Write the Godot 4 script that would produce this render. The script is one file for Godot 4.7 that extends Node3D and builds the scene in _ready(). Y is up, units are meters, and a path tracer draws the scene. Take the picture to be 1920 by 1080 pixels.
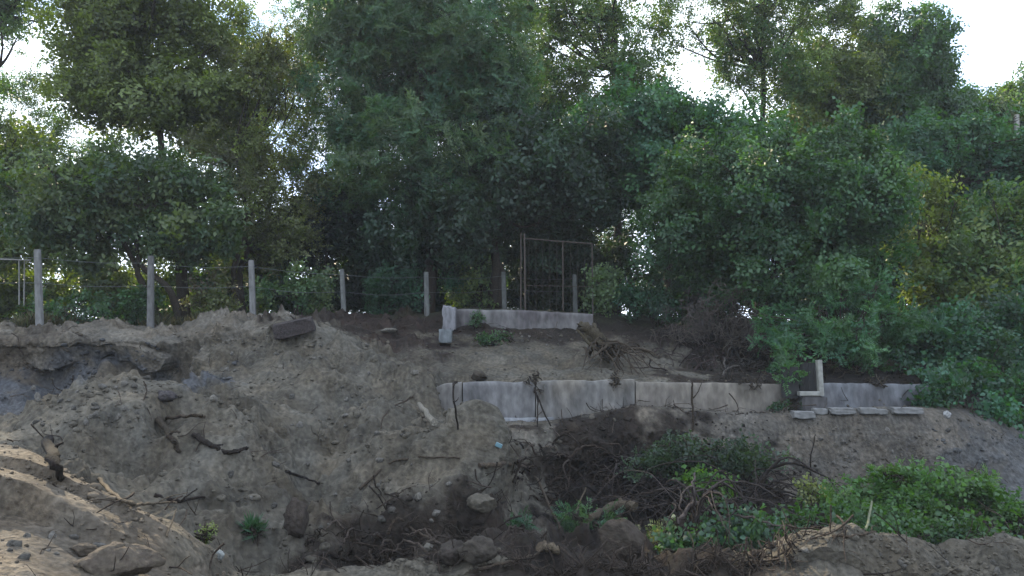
extends Node3D

const F := 1483.0            # focal length in pixels of a 1920 x 1080 picture
const PITCH := 0.0803        # the camera looks slightly up
const EYE := 2.7

# ---------------------------------------------------------------- mesh collector
class Shape:
	var v := PackedVector3Array()
	var n := PackedVector3Array()
	var c := PackedColorArray()
	var uv := PackedVector2Array()
	var i := PackedInt32Array()
	func vert(p: Vector3, nn: Vector3, col := Color.WHITE, t := Vector2.ZERO) -> int:
		v.append(p); n.append(nn); c.append(col); uv.append(t)
		return v.size() - 1
	func tri(a: int, b: int, d: int) -> void:
		var f := (v[d] - v[a]).cross(v[b] - v[a])
		if f.dot(n[a] + n[b] + n[d]) >= 0.0:
			i.append(a); i.append(b); i.append(d)
		else:
			i.append(a); i.append(d); i.append(b)
	func flat_tri(a: Vector3, b: Vector3, d: Vector3, col := Color.WHITE, away := Vector3.ZERO) -> void:
		var f := (d - a).cross(b - a).normalized()
		if f.dot((a + b + d) / 3.0 - away) < 0.0:
			f = -f
		tri(vert(a, f, col), vert(b, f, col), vert(d, f, col))
	func mesh() -> ArrayMesh:
		var arr := []
		arr.resize(Mesh.ARRAY_MAX)
		arr[Mesh.ARRAY_VERTEX] = v
		arr[Mesh.ARRAY_NORMAL] = n
		arr[Mesh.ARRAY_COLOR] = c
		arr[Mesh.ARRAY_TEX_UV] = uv
		arr[Mesh.ARRAY_INDEX] = i
		var m := ArrayMesh.new()
		m.add_surface_from_arrays(Mesh.PRIMITIVE_TRIANGLES, arr)
		return m

var rng := RandomNumberGenerator.new()
var used := {}
var M := {}
var sprays := {}

# ---------------------------------------------------------------- naming and grouping
func numbered(called: String, parent: Node) -> String:
	var key := str(parent.get_instance_id()) + called
	var k: int = used.get(key, 0)
	used[key] = k + 1
	return called if k == 0 else "%s_%03d" % [called, k]

func tag(o: Node3D, label: String, category := "", group := "", kind := "") -> Node3D:
	if label: o.set_meta("label", label)
	if category: o.set_meta("category", category)
	if group: o.set_meta("group", group)
	if kind: o.set_meta("kind", kind)
	return o

func put(called: String, m: Mesh, mat: Material, parent: Node = self, at := Vector3.ZERO) -> MeshInstance3D:
	var o := MeshInstance3D.new()
	o.name = numbered(called, parent)
	o.mesh = m
	o.material_override = mat
	o.position = at
	parent.add_child(o, true)
	return o

func thing(called: String, label: String, category: String, at := Vector3.ZERO, group := "") -> Node3D:
	var o := Node3D.new()
	o.name = numbered(called, self)
	o.position = at
	add_child(o, true)
	tag(o, label, category, group)
	return o

func many(called: String, m: Mesh, mat: Material, spots: Array, tints: PackedColorArray, parent: Node = self) -> MultiMeshInstance3D:
	var mm := MultiMesh.new()
	mm.transform_format = MultiMesh.TRANSFORM_3D
	mm.use_colors = true
	mm.mesh = m
	mm.instance_count = spots.size()
	var buf := PackedFloat32Array()
	buf.resize(spots.size() * 16)
	for k in spots.size():
		var t: Transform3D = spots[k]
		var b := t.basis
		var q := k * 16
		buf[q] = b.x.x; buf[q + 1] = b.y.x; buf[q + 2] = b.z.x; buf[q + 3] = t.origin.x
		buf[q + 4] = b.x.y; buf[q + 5] = b.y.y; buf[q + 6] = b.z.y; buf[q + 7] = t.origin.y
		buf[q + 8] = b.x.z; buf[q + 9] = b.y.z; buf[q + 10] = b.z.z; buf[q + 11] = t.origin.z
		var col := tints[k]
		buf[q + 12] = col.r; buf[q + 13] = col.g; buf[q + 14] = col.b; buf[q + 15] = 1.0
	mm.buffer = buf
	var o := MultiMeshInstance3D.new()
	o.name = numbered(called, parent)
	o.multimesh = mm
	o.material_override = mat
	o.set_meta("kind", "stuff")
	parent.add_child(o, true)
	return o

# ---------------------------------------------------------------- places
# a measured direction (pixel of the 1920 x 1080 photograph) and a distance give a point of the place
func at(px: float, py: float, dist: float) -> Vector3:
	var dx := (px - 960.0) / F
	var dy := (540.0 - py) / F
	var fw := cos(PITCH) - dy * sin(PITCH)
	var up := dy * cos(PITCH) + sin(PITCH)
	return Vector3(dx * dist / fw, EYE + up * dist / fw, -dist)

func seen_at(p: Vector3) -> Vector2:
	var q := p - Vector3(0, EYE, 0)
	var fw := -q.z * cos(PITCH) + q.y * sin(PITCH)
	var up := q.y * cos(PITCH) + q.z * sin(PITCH)
	return Vector2(960.0 + q.x / fw * F, 540.0 - up / fw * F)

func rv() -> Vector3:
	while true:
		var p := Vector3(rng.randf_range(-1, 1), rng.randf_range(-1, 1), rng.randf_range(-1, 1))
		if p.length_squared() < 1.0 and p.length_squared() > 0.001:
			return p.normalized()
	return Vector3.UP

func noise(freq: float, octaves := 4, kind := FastNoiseLite.TYPE_SIMPLEX_SMOOTH, s := 1) -> FastNoiseLite:
	var f := FastNoiseLite.new()
	f.seed = s
	f.noise_type = kind
	f.frequency = freq
	f.fractal_type = FastNoiseLite.FRACTAL_FBM if octaves > 1 else FastNoiseLite.FRACTAL_NONE
	f.fractal_octaves = octaves
	return f

# ---------------------------------------------------------------- materials
func noise_tex(freq: float, lo: float, hi: float, s: int, octaves := 6, size := 512) -> NoiseTexture2D:
	var t := NoiseTexture2D.new()
	t.width = size; t.height = size
	t.seamless = true
	t.noise = noise(freq, octaves, FastNoiseLite.TYPE_SIMPLEX_SMOOTH, s)
	var g := Gradient.new()
	g.set_color(0, Color(lo, lo, lo)); g.set_color(1, Color(hi, hi, hi))
	t.color_ramp = g
	return t

func earth_material(s: int, scale: float, bump: float, lo := 0.46, hi := 0.86) -> StandardMaterial3D:
	var m := StandardMaterial3D.new()
	m.vertex_color_use_as_albedo = true
	m.roughness = 0.95
	m.metallic_specular = 0.25
	m.albedo_texture = noise_tex(0.02, lo, hi, s)
	m.heightmap_enabled = true
	m.heightmap_texture = noise_tex(0.03, 0.0, 1.0, s + 1)
	m.heightmap_scale = bump
	m.uv1_triplanar = true
	m.uv1_world_triplanar = true
	m.uv1_scale = Vector3.ONE * scale
	return m

func leaf_material(back: Color, rough: float) -> StandardMaterial3D:
	var m := StandardMaterial3D.new()
	m.vertex_color_use_as_albedo = true
	m.roughness = rough
	m.metallic_specular = 0.5
	m.cull_mode = BaseMaterial3D.CULL_DISABLED
	m.backlight_enabled = true
	m.backlight = back
	return m

func make_materials() -> void:
	M.soil = earth_material(11, 0.9, 2.2)
	M.rock = earth_material(21, 1.7, 1.2)
	M.bark = earth_material(31, 2.3, 1.5, 0.4, 0.85)
	M.leaf = leaf_material(Color(0.95, 1.0, 0.35), 0.52)
	M.dry = leaf_material(Color(0.7, 0.55, 0.3), 0.8)
	var c := earth_material(41, 0.8, 0.8, 0.62, 0.84)
	c.uv1_scale = Vector3(0.7, 0.3, 0.7)     # stains run down the concrete
	c.roughness = 0.9
	M.concrete = c
	var r := StandardMaterial3D.new()
	r.albedo_color = Color(0.3, 0.26, 0.235)
	r.albedo_texture = noise_tex(0.05, 0.5, 1.0, 51)
	r.uv1_triplanar = true
	r.roughness = 0.75
	r.metallic = 0.2
	M.rust = r
	var w := StandardMaterial3D.new()
	w.albedo_color = Color(0.3, 0.31, 0.32)
	w.roughness = 0.5
	w.metallic = 0.4
	M.wire = w
	var p := StandardMaterial3D.new()
	p.albedo_color = Color(0.52, 0.52, 0.5)
	p.albedo_texture = noise_tex(0.012, 0.72, 1.0, 61)
	p.uv1_triplanar = true
	p.roughness = 0.7
	M.white_paint = p
	var b := StandardMaterial3D.new()
	b.albedo_color = Color(0.28, 0.4, 0.44)
	b.roughness = 0.45
	M.plastic = b
	var k := StandardMaterial3D.new()
	k.albedo_color = Color(0.05, 0.05, 0.06)
	k.roughness = 0.8
	M.dark_board = k

# ---------------------------------------------------------------- shapes
func sheet(s: Shape, rows: int, cols: int, pts: PackedVector3Array, cols_of: PackedColorArray, closed := false) -> void:
	var first := s.v.size()
	for r in rows:
		for q in cols:
			var a := pts[r * cols + (q + 1 if q + 1 < cols else (1 if closed else q))]
			var b := pts[r * cols + (q - 1 if q > 0 else (cols - 2 if closed else q))]
			var d := pts[mini(r + 1, rows - 1) * cols + q]
			var e := pts[maxi(r - 1, 0) * cols + q]
			s.v.append(pts[r * cols + q])
			var nn := (a - b).cross(d - e)
			if nn.length_squared() < 1e-14: nn = (e - d if r == 0 else d - e)
			if nn.length_squared() < 1e-14: nn = Vector3.UP
			s.n.append(nn.normalized())
			s.c.append(cols_of[r * cols + q] if cols_of.size() > 1 else cols_of[0])
			s.uv.append(Vector2(float(q) / cols, float(r) / rows))
	for r in rows - 1:
		for q in cols - 1:
			var k := first + r * cols + q
			s.i.append(k); s.i.append(k + cols); s.i.append(k + 1)
			s.i.append(k + 1); s.i.append(k + cols); s.i.append(k + cols + 1)

func tube(s: Shape, path: PackedVector3Array, r0: float, r1: float, col: Color, sides := 6, knot := 0.12) -> void:
	var first := s.v.size()
	var count := path.size()
	var side := Vector3.RIGHT
	for k in count:
		var dir := (path[mini(k + 1, count - 1)] - path[maxi(k - 1, 0)]).normalized()
		side = (side - dir * side.dot(dir))
		if side.length() < 0.05:
			side = dir.cross(Vector3(0.3, 0.9, 0.2))
		side = side.normalized()
		var other := dir.cross(side)
		var r := lerpf(r0, r1, float(k) / (count - 1)) * (1.0 + rng.randf_range(-knot, knot))
		for j in sides:
			var a := TAU * j / sides
			var o := side * cos(a) + other * sin(a)
			s.vert(path[k] + o * r, o, col * rng.randf_range(0.85, 1.1), Vector2(float(j) / sides, k))
	for k in count - 1:
		for j in sides:
			var a := first + k * sides + j
			var b := first + k * sides + (j + 1) % sides
			s.tri(a, b, a + sides)
			s.tri(b, b + sides, a + sides)
	for e in [0, count - 1]:
		var dir: Vector3 = (path[e] - path[1 if e == 0 else count - 2]).normalized()
		var mid := s.vert(path[e], dir, col)
		var ring := []
		for j in sides:
			ring.append(s.vert(s.v[first + e * sides + j], dir, col))
		for j in sides:
			s.tri(mid, ring[j], ring[(j + 1) % sides])

func curve(pts: Array, steps: int, wobble := 0.0) -> PackedVector3Array:
	var out := PackedVector3Array()
	var count := pts.size()
	for k in count - 1:
		var p0: Vector3 = pts[maxi(k - 1, 0)]
		var p1: Vector3 = pts[k]
		var p2: Vector3 = pts[k + 1]
		var p3: Vector3 = pts[mini(k + 2, count - 1)]
		for j in steps:
			var w := rv() * wobble if k + j > 0 else Vector3.ZERO
			out.append(p1.cubic_interpolate(p2, p0, p3, float(j) / steps) + w)
	out.append(pts[count - 1])
	return out

func stone_shape(s: Shape, centre: Vector3, size: Vector3, col: Color, sd: int, detail := 12, cuts := 7, rough := 0.12, boxy := false) -> void:
	var f := noise(1.1, 3, FastNoiseLite.TYPE_SIMPLEX_SMOOTH, sd)
	var r := RandomNumberGenerator.new()
	r.seed = sd
	var planes := []
	for k in cuts:
		var a := Vector3(r.randf_range(-1, 1), r.randf_range(-0.7, 1), r.randf_range(-1, 1)).normalized()
		planes.append([a, r.randf_range(0.55, 0.85)])
	if boxy:
		planes = [[Vector3.RIGHT, 0.6], [Vector3.LEFT, 0.6], [Vector3(0.1, 1, 0.05).normalized(), 0.58], [Vector3.DOWN, 0.6], [Vector3(0.08, 0, 1).normalized(), 0.6], [Vector3.FORWARD, 0.6], [Vector3(1, 1, 0.4).normalized(), r.randf_range(0.7, 0.85)]]
	var pts := PackedVector3Array()
	var cs := PackedColorArray()
	for a in detail + 1:
		for b in detail * 2 + 1:
			var th := PI * a / detail
			var ph := TAU * (b % (detail * 2)) / (detail * 2)
			var p := Vector3(sin(th) * cos(ph), cos(th), sin(th) * sin(ph))
			for pl in planes:
				var d: float = p.dot(pl[0])
				if d > pl[1]:
					p -= pl[0] * (d - pl[1]) * (1.0 if boxy else 0.9)
			p *= 1.0 + rough * (f.get_noise_3dv(p * 1.6 + Vector3.ONE * sd) + 0.4 * f.get_noise_3dv(p * 5.0))
			pts.append(centre + p * size)
			cs.append(col * (1.0 + 0.35 * f.get_noise_3dv(p * 2.3)))
	sheet(s, detail + 1, detail * 2 + 1, pts, cs, true)

# a bar with chamfered edges from a to b
func bar(s: Shape, a: Vector3, b: Vector3, w: float, d: float, col := Color.WHITE, taper := 1.0, across := Vector3.RIGHT) -> void:
	var dir := (b - a).normalized()
	var x := (across - dir * across.dot(dir)).normalized()
	var z := dir.cross(x)
	var ch := minf(w, d) * 0.14
	var prof := [Vector2(w / 2 - ch, d / 2), Vector2(w / 2, d / 2 - ch), Vector2(w / 2, -d / 2 + ch), Vector2(w / 2 - ch, -d / 2), Vector2(-w / 2 + ch, -d / 2), Vector2(-w / 2, -d / 2 + ch), Vector2(-w / 2, d / 2 - ch), Vector2(-w / 2 + ch, d / 2)]
	var mid := (a + b) / 2
	for j in 8:
		var p: Vector2 = prof[j]
		var q: Vector2 = prof[(j + 1) % 8]
		var a0 := a + x * p.x + z * p.y
		var a1 := a + x * q.x + z * q.y
		var b0 := b + (x * p.x + z * p.y) * taper
		var b1 := b + (x * q.x + z * q.y) * taper
		var nn := (x * (p.x + q.x) / w + z * (p.y + q.y) / d).normalized()
		var k := [s.vert(a0, nn, col), s.vert(a1, nn, col), s.vert(b1, nn, col), s.vert(b0, nn, col)]
		s.tri(k[0], k[1], k[2]); s.tri(k[0], k[2], k[3])
		s.flat_tri(a, a0, a1, col, mid)
		s.flat_tri(b, b0, b1, col, mid)

# ---------------------------------------------------------------- ground
const COLUMNS := [-400, 0, 150, 300, 450, 600, 750, 870, 950, 1050, 1200, 1350, 1500, 1650, 1800, 1950, 2400]
# each line: contour over the seventeen columns as measured height/distance, soil kinds, rows of mesh up to the next contour
var CONTOURS := [
	["1300/4.8 1300/4.8 1300/5 1300/5.4 1300/6 1300/6.2 1300/6.3 1300/6.3 1300/6.3 1300/6.3 1300/6.3 1300/6.3 1300/6.3 1300/6.3 1300/6.3 1300/6.3 1300/6.3", "wwwwttttddddttttt", 6],
	["1085/6.2 1085/6.2 1085/6.6 1085/7.3 1085/8.6 1085/9 1085/9 1085/9.1 1085/9.1 1085/9 1085/9 1085/9 1085/8.9 1085/8.8 1085/8.8 1085/8.8 1085/9", "wwwwttttddddttttt", 44],
	["985/7.2 965/7.4 1015/7.3 1070/7.5 - - - - - - - - - - - - -", "wwwwttttddddttttt", 24],
	["915/7.3 893/7.5 958/7.42 1028/7.6 - - - - - - - - - - - - -", "wwwwttttddddttttt", 18],
	["892/7.95 874/8.1 928/7.85 992/7.8 - - - - - - - - - - - - -", "wwwwttttddddttttt", 10],
	["868/8 852/8.15 906/7.9 980/7.85 - - - - - - - - - - - - -", "wwwwttttddddttttt", 18],
	["840/8.9 832/8.8 900/8.25 972/8 1072/8.85 1070/9.2 1066/9.3 1062/9.4 1066/9.4 1068/9.3 1066/9.3 1060/9.3 1042/9.3 1014/9.4 1015/9.4 1008/9.4 1000/9.6", "wwwwtttdddddtttpp", 22],
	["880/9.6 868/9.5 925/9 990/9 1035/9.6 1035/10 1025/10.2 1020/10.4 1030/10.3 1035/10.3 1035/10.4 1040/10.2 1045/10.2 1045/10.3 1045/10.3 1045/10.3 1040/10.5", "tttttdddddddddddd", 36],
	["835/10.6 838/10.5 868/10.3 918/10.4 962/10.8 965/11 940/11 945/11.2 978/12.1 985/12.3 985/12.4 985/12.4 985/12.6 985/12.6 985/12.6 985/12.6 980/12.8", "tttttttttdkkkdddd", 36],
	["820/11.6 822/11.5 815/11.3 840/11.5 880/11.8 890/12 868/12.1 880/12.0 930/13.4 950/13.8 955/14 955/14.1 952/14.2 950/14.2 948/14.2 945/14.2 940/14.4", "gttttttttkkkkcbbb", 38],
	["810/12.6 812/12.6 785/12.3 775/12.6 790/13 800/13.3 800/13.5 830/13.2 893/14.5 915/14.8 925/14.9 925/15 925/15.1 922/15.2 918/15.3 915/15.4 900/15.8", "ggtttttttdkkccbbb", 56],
	["805/14.6 800/14.6 775/14.6 766/14.6 728/14.6 735/14.9 748/15.1 803/14.9 812/15.2 803/15.4 774/15.6 784/15.6 786/15.7 776/15.9 784/16.1 835/16.4 880/17", "ggggttttpddccccbb", 28],
	["745/16.6 742/16.6 733/16.8 736/16.9 683/16.3 690/16.1 712/16.2 794/16.25 790/16.3 789/16.35 762/16.4 776/16.5 774/16.6 765/16.8 765/17.1 800/17.5 850/18", "gggpttttptttccccb", 26],
	["690/17.2 690/17.2 684/17.25 680/17.35 - - - 794/16.45 790/16.5 789/16.55 774/16.6 776/16.7 774/16.8 765/17 765/17.3 - -", "oogpttttdtttcccdd", 30],
	["641/17.05 639/17.05 636/17.1 634/17.25 618/17.4 636/17.3 690/17 714/16.65 714/16.7 714/16.75 714/16.8 714/16.9 716/17 716/17.2 722/17.5 760/18 830/18.4", "oopppttttttdkkkkk", 28],
	["630/18 629/18 623/18.4 619/18.7 609/18.9 612/18.9 645/19 660/19.2 658/19.3 660/19.4 670/19.3 685/19 692/18.7 692/18.9 700/19.3 720/19.6 780/20", "pppppdhttttkkkkkk", 30],
	["622/18.6 621/18.8 619/19.6 616/20.4 608/20.6 602/21 602/21.4 619/20.6 622/20.75 625/20.85 626/21.2 640/21 655/20.7 655/20.9 650/21.5 660/22 700/23", "ffffhhhddddddddff", 22],
	["616/20 615/20.4 613/21.5 611/22 605/22.2 600/22.4 597/23 578/21.4 580/21.6 585/21.8 600/23 610/24 620/24 620/24 620/24.5 630/25 650/26", "fffffffffffffffff", 16],
	["600/30 600/30 600/30 600/30 600/30 600/30 598/30 598/30 598/30 598/30 600/30 603/30 608/30 610/30 610/30 612/30 620/30", "fffffffffffffffff", 8],
	["640/60 640/60 640/60 640/60 640/60 640/60 640/60 640/60 640/60 640/60 640/60 640/60 640/60 640/60 640/60 640/60 640/60", "fffffffffffffffff", 4],
	["662/600 662/600 662/600 662/600 662/600 662/600 662/600 662/600 662/600 662/600 662/600 662/600 662/600 662/600 662/600 662/600 662/600", "fffffffffffffffff", 0],
]
# soil colours (linear), k darkened for shade in the hole, and how lumpy each is
var SOIL := {
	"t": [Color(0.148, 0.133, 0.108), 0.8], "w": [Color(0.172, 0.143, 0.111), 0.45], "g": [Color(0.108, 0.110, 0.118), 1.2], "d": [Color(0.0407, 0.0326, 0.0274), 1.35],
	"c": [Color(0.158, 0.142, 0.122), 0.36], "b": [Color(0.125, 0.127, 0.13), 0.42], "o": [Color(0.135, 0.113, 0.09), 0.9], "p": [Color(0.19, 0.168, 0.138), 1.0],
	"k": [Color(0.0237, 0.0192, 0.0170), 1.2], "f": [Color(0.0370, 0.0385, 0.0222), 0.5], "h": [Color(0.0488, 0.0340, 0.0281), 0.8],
}
var g_rows := 0
var g_cols := 0
var g_pts := PackedVector3Array()
var g_nrm := PackedVector3Array()
var g_soil := PackedByteArray()
var buckets := {}

func build_ground() -> void:
	var nc := COLUMNS.size()
	var nr := CONTOURS.size()
	var P := []
	for r in nr:
		var row := []
		for word in CONTOURS[r][0].split(" "):
			row.append(word)
		P.append(row)
	var W := []
	for r in nr:
		var row := []
		for q in nc:
			if P[r][q] == "-":
				row.append(null)
			else:
				var hv: PackedFloat64Array = P[r][q].split_floats("/")
				row.append(at(COLUMNS[q], hv[0], hv[1]))
		W.append(row)
	for q in nc:
		for r in nr:
			if W[r][q] == null:
				var a := r - 1
				var b := r + 1
				while W[b][q] == null: b += 1
				W[r][q] = W[a][q].lerp(W[b][q], 1.0 / (b - a))
	# columns of the fine mesh
	var cu := PackedFloat32Array()
	for q in nc - 1:
		var n: int = int((COLUMNS[q + 1] - COLUMNS[q]) / (3.3 if q > 0 and q < nc - 2 else 14.0))
		for k in n:
			cu.append(q + float(k) / n)
	cu.append(nc - 1)
	g_cols = cu.size()
	var rv_ := PackedFloat32Array()
	for r in nr - 1:
		var n: int = CONTOURS[r][2]
		for k in n:
			rv_.append(r + float(k) / n)
	rv_.append(nr - 1)
	g_rows = rv_.size()
	# first across, then along
	var A := []
	for r in nr:
		var line := PackedVector3Array()
		for q in g_cols:
			var k := mini(int(cu[q]), nc - 2)
			var t := cu[q] - k
			var p0: Vector3 = W[r][maxi(k - 1, 0)]
			var p1: Vector3 = W[r][k]
			var p2: Vector3 = W[r][k + 1]
			var p3: Vector3 = W[r][mini(k + 2, nc - 1)]
			var m1 := (p2 - p0) * 0.38
			var m2 := (p3 - p1) * 0.38
			if k == 0: m1 = p2 - p1
			if k == nc - 2: m2 = p2 - p1
			var t2 := t * t
			var t3 := t2 * t
			line.append(p1 * (2 * t3 - 3 * t2 + 1) + m1 * (t3 - 2 * t2 + t) + p2 * (3 * t2 - 2 * t3) + m2 * (t3 - t2))
		A.append(line)
	var base := PackedVector3Array()
	base.resize(g_rows * g_cols)
	for r in g_rows:
		var k := mini(int(rv_[r]), nr - 2)
		var t := rv_[r] - k
		var t2 := t * t
		var t3 := t2 * t
		var h1 := 2 * t3 - 3 * t2 + 1
		var h2 := t3 - 2 * t2 + t
		var h3 := 3 * t2 - 2 * t3
		var h4 := t3 - t2
		var L0: PackedVector3Array = A[maxi(k - 1, 0)]
		var L1: PackedVector3Array = A[k]
		var L2: PackedVector3Array = A[k + 1]
		var L3: PackedVector3Array = A[mini(k + 2, nr - 1)]
		for q in g_cols:
			var p1 := L1[q]
			var p2 := L2[q]
			var m1 := p2 - L0[q]
			var m2 := L3[q] - p1
			var len := (p2 - p1).length()
			m1 = m1 * minf(0.4, 0.9 * len / maxf(m1.length(), 0.01))
			m2 = m2 * minf(0.4, 0.9 * len / maxf(m2.length(), 0.01))
			if k < 6 and k > 0:
				m1 *= 0.3
				m2 *= 0.3
			base[r * g_cols + q] = p1 * h1 + m1 * h2 + p2 * h3 + m2 * h4
	var extra := shape_features(base)
	# real relief: mounds, clods, runnels
	var gully := noise(0.95, 3, FastNoiseLite.TYPE_SIMPLEX_SMOOTH, 23)
	gully.fractal_type = FastNoiseLite.FRACTAL_RIDGED
	var big := noise(0.42, 3, FastNoiseLite.TYPE_SIMPLEX_SMOOTH, 3)
	var mid := noise(1.9, 3, FastNoiseLite.TYPE_SIMPLEX_SMOOTH, 5)
	mid.fractal_type = FastNoiseLite.FRACTAL_RIDGED
	var clod := noise(4.2, 2, FastNoiseLite.TYPE_CELLULAR, 7)
	clod.cellular_return_type = FastNoiseLite.RETURN_DISTANCE
	var fine := noise(9.0, 3, FastNoiseLite.TYPE_SIMPLEX_SMOOTH, 9)
	var patch := noise(0.8, 3, FastNoiseLite.TYPE_SIMPLEX_SMOOTH, 13)
	var jit := noise(1.3, 3, FastNoiseLite.TYPE_SIMPLEX_SMOOTH, 17)
	g_pts.resize(g_rows * g_cols)
	g_soil.resize(g_rows * g_cols)
	var tint := PackedColorArray()
	tint.resize(g_rows * g_cols)
	for r in g_rows:
		for q in g_cols:
			var k := r * g_cols + q
			var p := base[k]
			var a := base[r * g_cols + mini(q + 1, g_cols - 1)] - base[r * g_cols + maxi(q - 1, 0)]
			var d := base[mini(r + 1, g_rows - 1) * g_cols + q] - base[maxi(r - 1, 0) * g_cols + q]
			var nn := a.cross(d).normalized()
			if nn.y < -0.3: nn = -nn
			var j := jit.get_noise_3dv(p)
			var j2 := jit.get_noise_3d(p.z, p.x, p.y)
			var rr := clampf(rv_[r] + j * 0.7, 0, nr - 1.001)
			var qq := clampf(cu[q] + j2 * 1.3, 0, nc - 1.001)
			var r0 := int(rr)
			var q0 := int(qq)
			var tr := smoothstep(0.2, 0.8, rr - r0)
			var tq := smoothstep(0.2, 0.8, qq - q0)
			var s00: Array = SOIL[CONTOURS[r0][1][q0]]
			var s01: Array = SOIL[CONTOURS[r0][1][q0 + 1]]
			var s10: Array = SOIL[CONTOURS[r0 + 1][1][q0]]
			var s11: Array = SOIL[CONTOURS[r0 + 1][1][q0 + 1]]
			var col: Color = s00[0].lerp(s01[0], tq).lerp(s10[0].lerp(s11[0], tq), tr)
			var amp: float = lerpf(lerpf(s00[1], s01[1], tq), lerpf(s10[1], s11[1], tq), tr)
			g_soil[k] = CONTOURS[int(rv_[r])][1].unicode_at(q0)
			var steep := 1.0 - clampf(nn.y, 0.0, 1.0)
			var far := clampf((46.0 + p.z) / 20.0, 0.0, 1.0)
			var pa := patch.get_noise_3d(p.z, p.x, p.y)
			var disp := big.get_noise_3dv(p) * 0.26 + (minf(mid.get_noise_3dv(p), 0.45) - 0.3) * 0.09 + (minf(gully.get_noise_3d(p.x + p.y * 0.7, p.y * 0.5, p.z * 0.6), 0.5) - 0.2) * 0.17
			disp += clampf(-clod.get_noise_3dv(p) - 0.1, 0.0, 0.7) * 0.3 * smoothstep(-0.1, 0.4, pa)
			var fi := fine.get_noise_3dv(p)
			disp += fi * (0.018 + 0.035 * smoothstep(0.0, 0.4, pa))
			disp += steep * absf(fine.get_noise_3d(p.x * 0.45, p.y * 0.06, p.z * 0.45)) * 0.16
			var wall := 1.0
			if rv_[r] > 10.7 and rv_[r] < 14.6 and cu[q] > 6.6 and cu[q] < 14.4: wall = 0.12
			if rv_[r] > 14.7 and rv_[r] < 17.4 and cu[q] > 6.4 and cu[q] < 10.2: wall = 0.2
			if rv_[r] > 11.7 and rv_[r] < 14.3 and cu[q] < 3.3: wall = 0.4
			if rv_[r] < 7.0: wall = 0.55 if cu[q] > 4.0 else 0.4
			p += nn * disp * amp * far * wall * clampf(1.0 + 0.6 * pa, 0.6, 1.2) + (nn + Vector3.UP).normalized() * extra[k]
			g_pts[k] = p
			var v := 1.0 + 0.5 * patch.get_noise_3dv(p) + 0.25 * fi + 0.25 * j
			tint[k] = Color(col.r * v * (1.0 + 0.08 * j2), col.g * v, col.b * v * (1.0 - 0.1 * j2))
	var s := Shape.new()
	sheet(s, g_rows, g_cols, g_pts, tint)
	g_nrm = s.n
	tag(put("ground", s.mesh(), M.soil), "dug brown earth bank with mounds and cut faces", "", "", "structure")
	# which bit of ground is met first in a direction
	for r in g_rows:
		for q in g_cols:
			var k := r * g_cols + q
			var uvp := seen_at(g_pts[k])
			if uvp.x < -60 or uvp.x > 1980 or uvp.y < 400 or uvp.y > 1140: continue
			var key := Vector2i(int(uvp.x / 8.0), int(uvp.y / 8.0))
			if not buckets.has(key) or g_pts[k].z > g_pts[buckets[key]].z + 0.05:
				buckets[key] = k
	var far_m := StandardMaterial3D.new()
	far_m.albedo_color = Color(0.06, 0.07, 0.04).linear_to_srgb()
	far_m.roughness = 1.0
	var pm := PlaneMesh.new()
	pm.size = Vector2(4000, 4000)
	tag(put("plain", pm, far_m, self, Vector3(0, -1.2, 0)), "flat land out to the horizon", "", "", "structure")

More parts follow.
